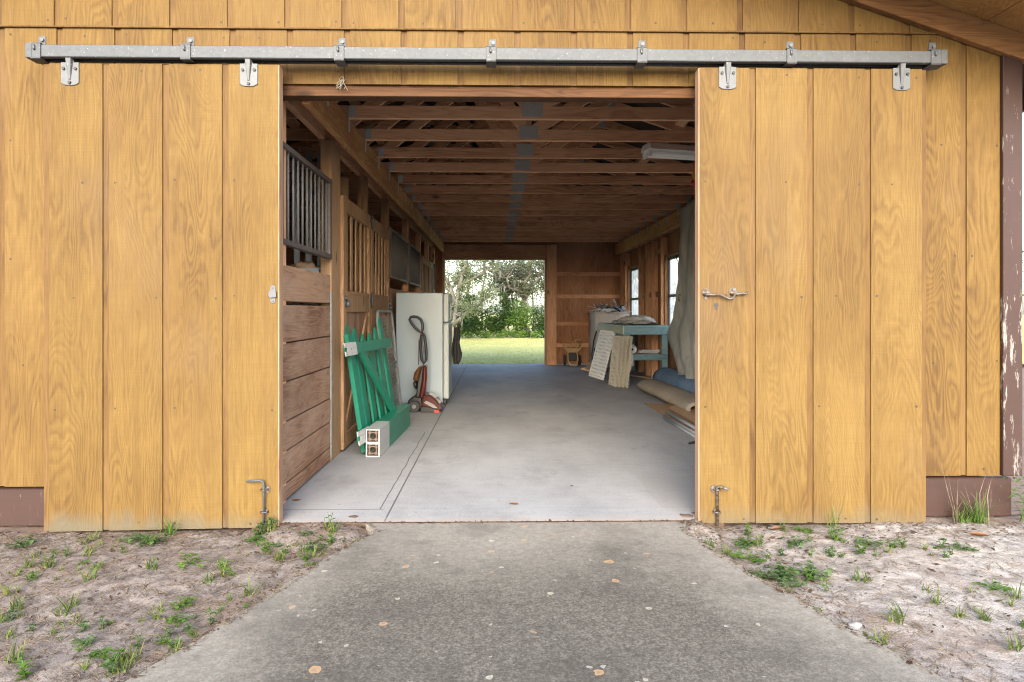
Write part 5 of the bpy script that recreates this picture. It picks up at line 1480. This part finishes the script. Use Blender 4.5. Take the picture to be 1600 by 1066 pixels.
tree(1.35, 29.5, 4.6, 2.0, 14, 'oak with a dark forked trunk right of the middle of the opening', 'oakleaf2', 6200, .13, (-.2, 0), size=.05, moss=26)
tree(.35, 30.5, 4.8, 1.8, 25, 'slim upright oak seen in the middle of the far opening', 'oakleaf2', 5200, .10, (.2, 0), size=.05, moss=30)
tree(3.0, 30.0, 4.4, 2.0, 36, 'oak nearest the right jamb of the far opening', 'oakleaf', 5500, .13, (-.4, 0), size=.055, moss=15)
tree(-3.6, 30.0, 5.0, 2.2, 47, 'broad oak hidden mostly behind the left stalls', 'oakleaf', 4500, .16, size=.06)
tree(6.6, 31.0, 5.2, 2.4, 58, 'broad oak far right beyond the aisle', 'oakleaf2', 3800, .16, size=.07)
tree(-8.0, 31.5, 5.4, 2.5, 69, 'large oak furthest left on the lawn edge', 'oakleaf2', 3500, .18, size=.07)
def shrub(x, y, w, h, seed, label, mat, n, size=.055):
    rnd = random.Random(seed); t = thing('shrub', label, 'shrub', (x, y, -.03), 'shrubs at the edge of the lawn')
    bm = BM(); cl = []
    for k in range(7):
        a = rnd.uniform(0, 6.28); e = Vector((x+math.cos(a)*w*.5*rnd.random(), y+math.sin(a)*w*.4*rnd.random(), h*rnd.uniform(.45, .95)))
        p = limb_path((x+rnd.uniform(-.1, .1), y, -.05), e, rnd, .12, 4); tube(bm, p, [.022, .018, .014, .01, .006], 5)
        cl += [(p[2], w*.24), (p[3], w*.24), (p[4], w*.2)]
    for k in range(6): cl.append((Vector((x+rnd.uniform(-.5, .5)*w, y+rnd.uniform(-.4, .4)*w, h*rnd.uniform(.12, .45))), w*.24))
    obj('stem', bm, 'bark', t); bm = BM(); leaves(bm, cl, n, size, rnd); obj('foliage', bm, mat, t, 0, False)
for a in ((-1.05, 28.6, 1.5, 1.75, 1, 'tall dark green shrub behind the leaning oak', 'shrubleaf', 4200), (-.25, 29.2, 1.2, 1.35, 2, 'rounded green shrub between the oak trunks', 'shrubleaf', 2600),
          (1.0, 28.8, 1.3, 1.55, 3, 'yellow green bush under the forked oak', 'brightleaf', 2800), (2.15, 28.9, 1.3, 1.30, 4, 'low green shrub near the right jamb', 'shrubleaf', 2600),
          (-2.5, 28.9, 1.6, 1.6, 5, 'dense shrub left of the leaning oak', 'shrubleaf', 2600), (3.6, 29.1, 1.7, 1.7, 6, 'dense shrub right of the far opening', 'shrubleaf', 2600),
          (.45, 29.8, 1.2, 2.1, 7, 'tall narrow palmetto like shrub in the middle', 'shrubleaf', 2400)):
    shrub(*a)
bm = BM(); rnd = random.Random(5)
leaves(bm, [(Vector((-9+18*k/90+rnd.uniform(-.1, .1), 27.9+rnd.uniform(0, .9), .07+.12*rnd.random())), .20) for k in range(91)], 9500, .05, rnd)
tag(obj('undergrowth', bm, 'brightleaf', None, 0, False), 'bright green undergrowth along the far edge of the lawn', 'undergrowth', None, 'stuff')
bm = BM()
leaves(bm, [(Vector((-16+32*k/130+rnd.uniform(-.4, .4), 35+rnd.uniform(0, 5), rnd.uniform(.2, 3.1))), .75) for k in range(131)], 19000, .08, rnd)
for sd in (-1, 1):
    leaves(bm, [(Vector((sd*(16+34*k/110)+rnd.uniform(-.6, .6), 34+rnd.uniform(-6, 8)-.2*abs(k-30)*(k > 30), rnd.uniform(.2, 4.2))), 1.2) for k in range(111)], 9000, .16, rnd)
for k in range(46):
    x, y = rnd.uniform(-14, 14), rnd.uniform(34, 41); tube(bm, limb_path((x, y, -.1), (x+rnd.uniform(-.6, .6), y, rnd.uniform(3, 5)), rnd, .06), [.07, .06, .05, .04, .03, .02], 5)
tag(obj('far_woods', bm, 'oakleaf2', None, 0, False), 'grey green far wood behind the oaks', 'wood', None, 'stuff')
# lawn blades close to the far doorway
bm = BM(); rnd = random.Random(8)
for k in range(9000):
    x, y = rnd.uniform(-3.5, 4), 14.35+13.6*rnd.random()**1.3
    blade(bm, (x, y, -.032), rnd.uniform(0, 6.28), rnd.uniform(.03, .07), .008, rnd.uniform(.1, .8), rnd.uniform(.2, 1))
tag(obj('lawn_grass', bm, 'lawnblade', None, 0, False), 'short mown grass covering the lawn behind the barn', 'grass', None, 'stuff')
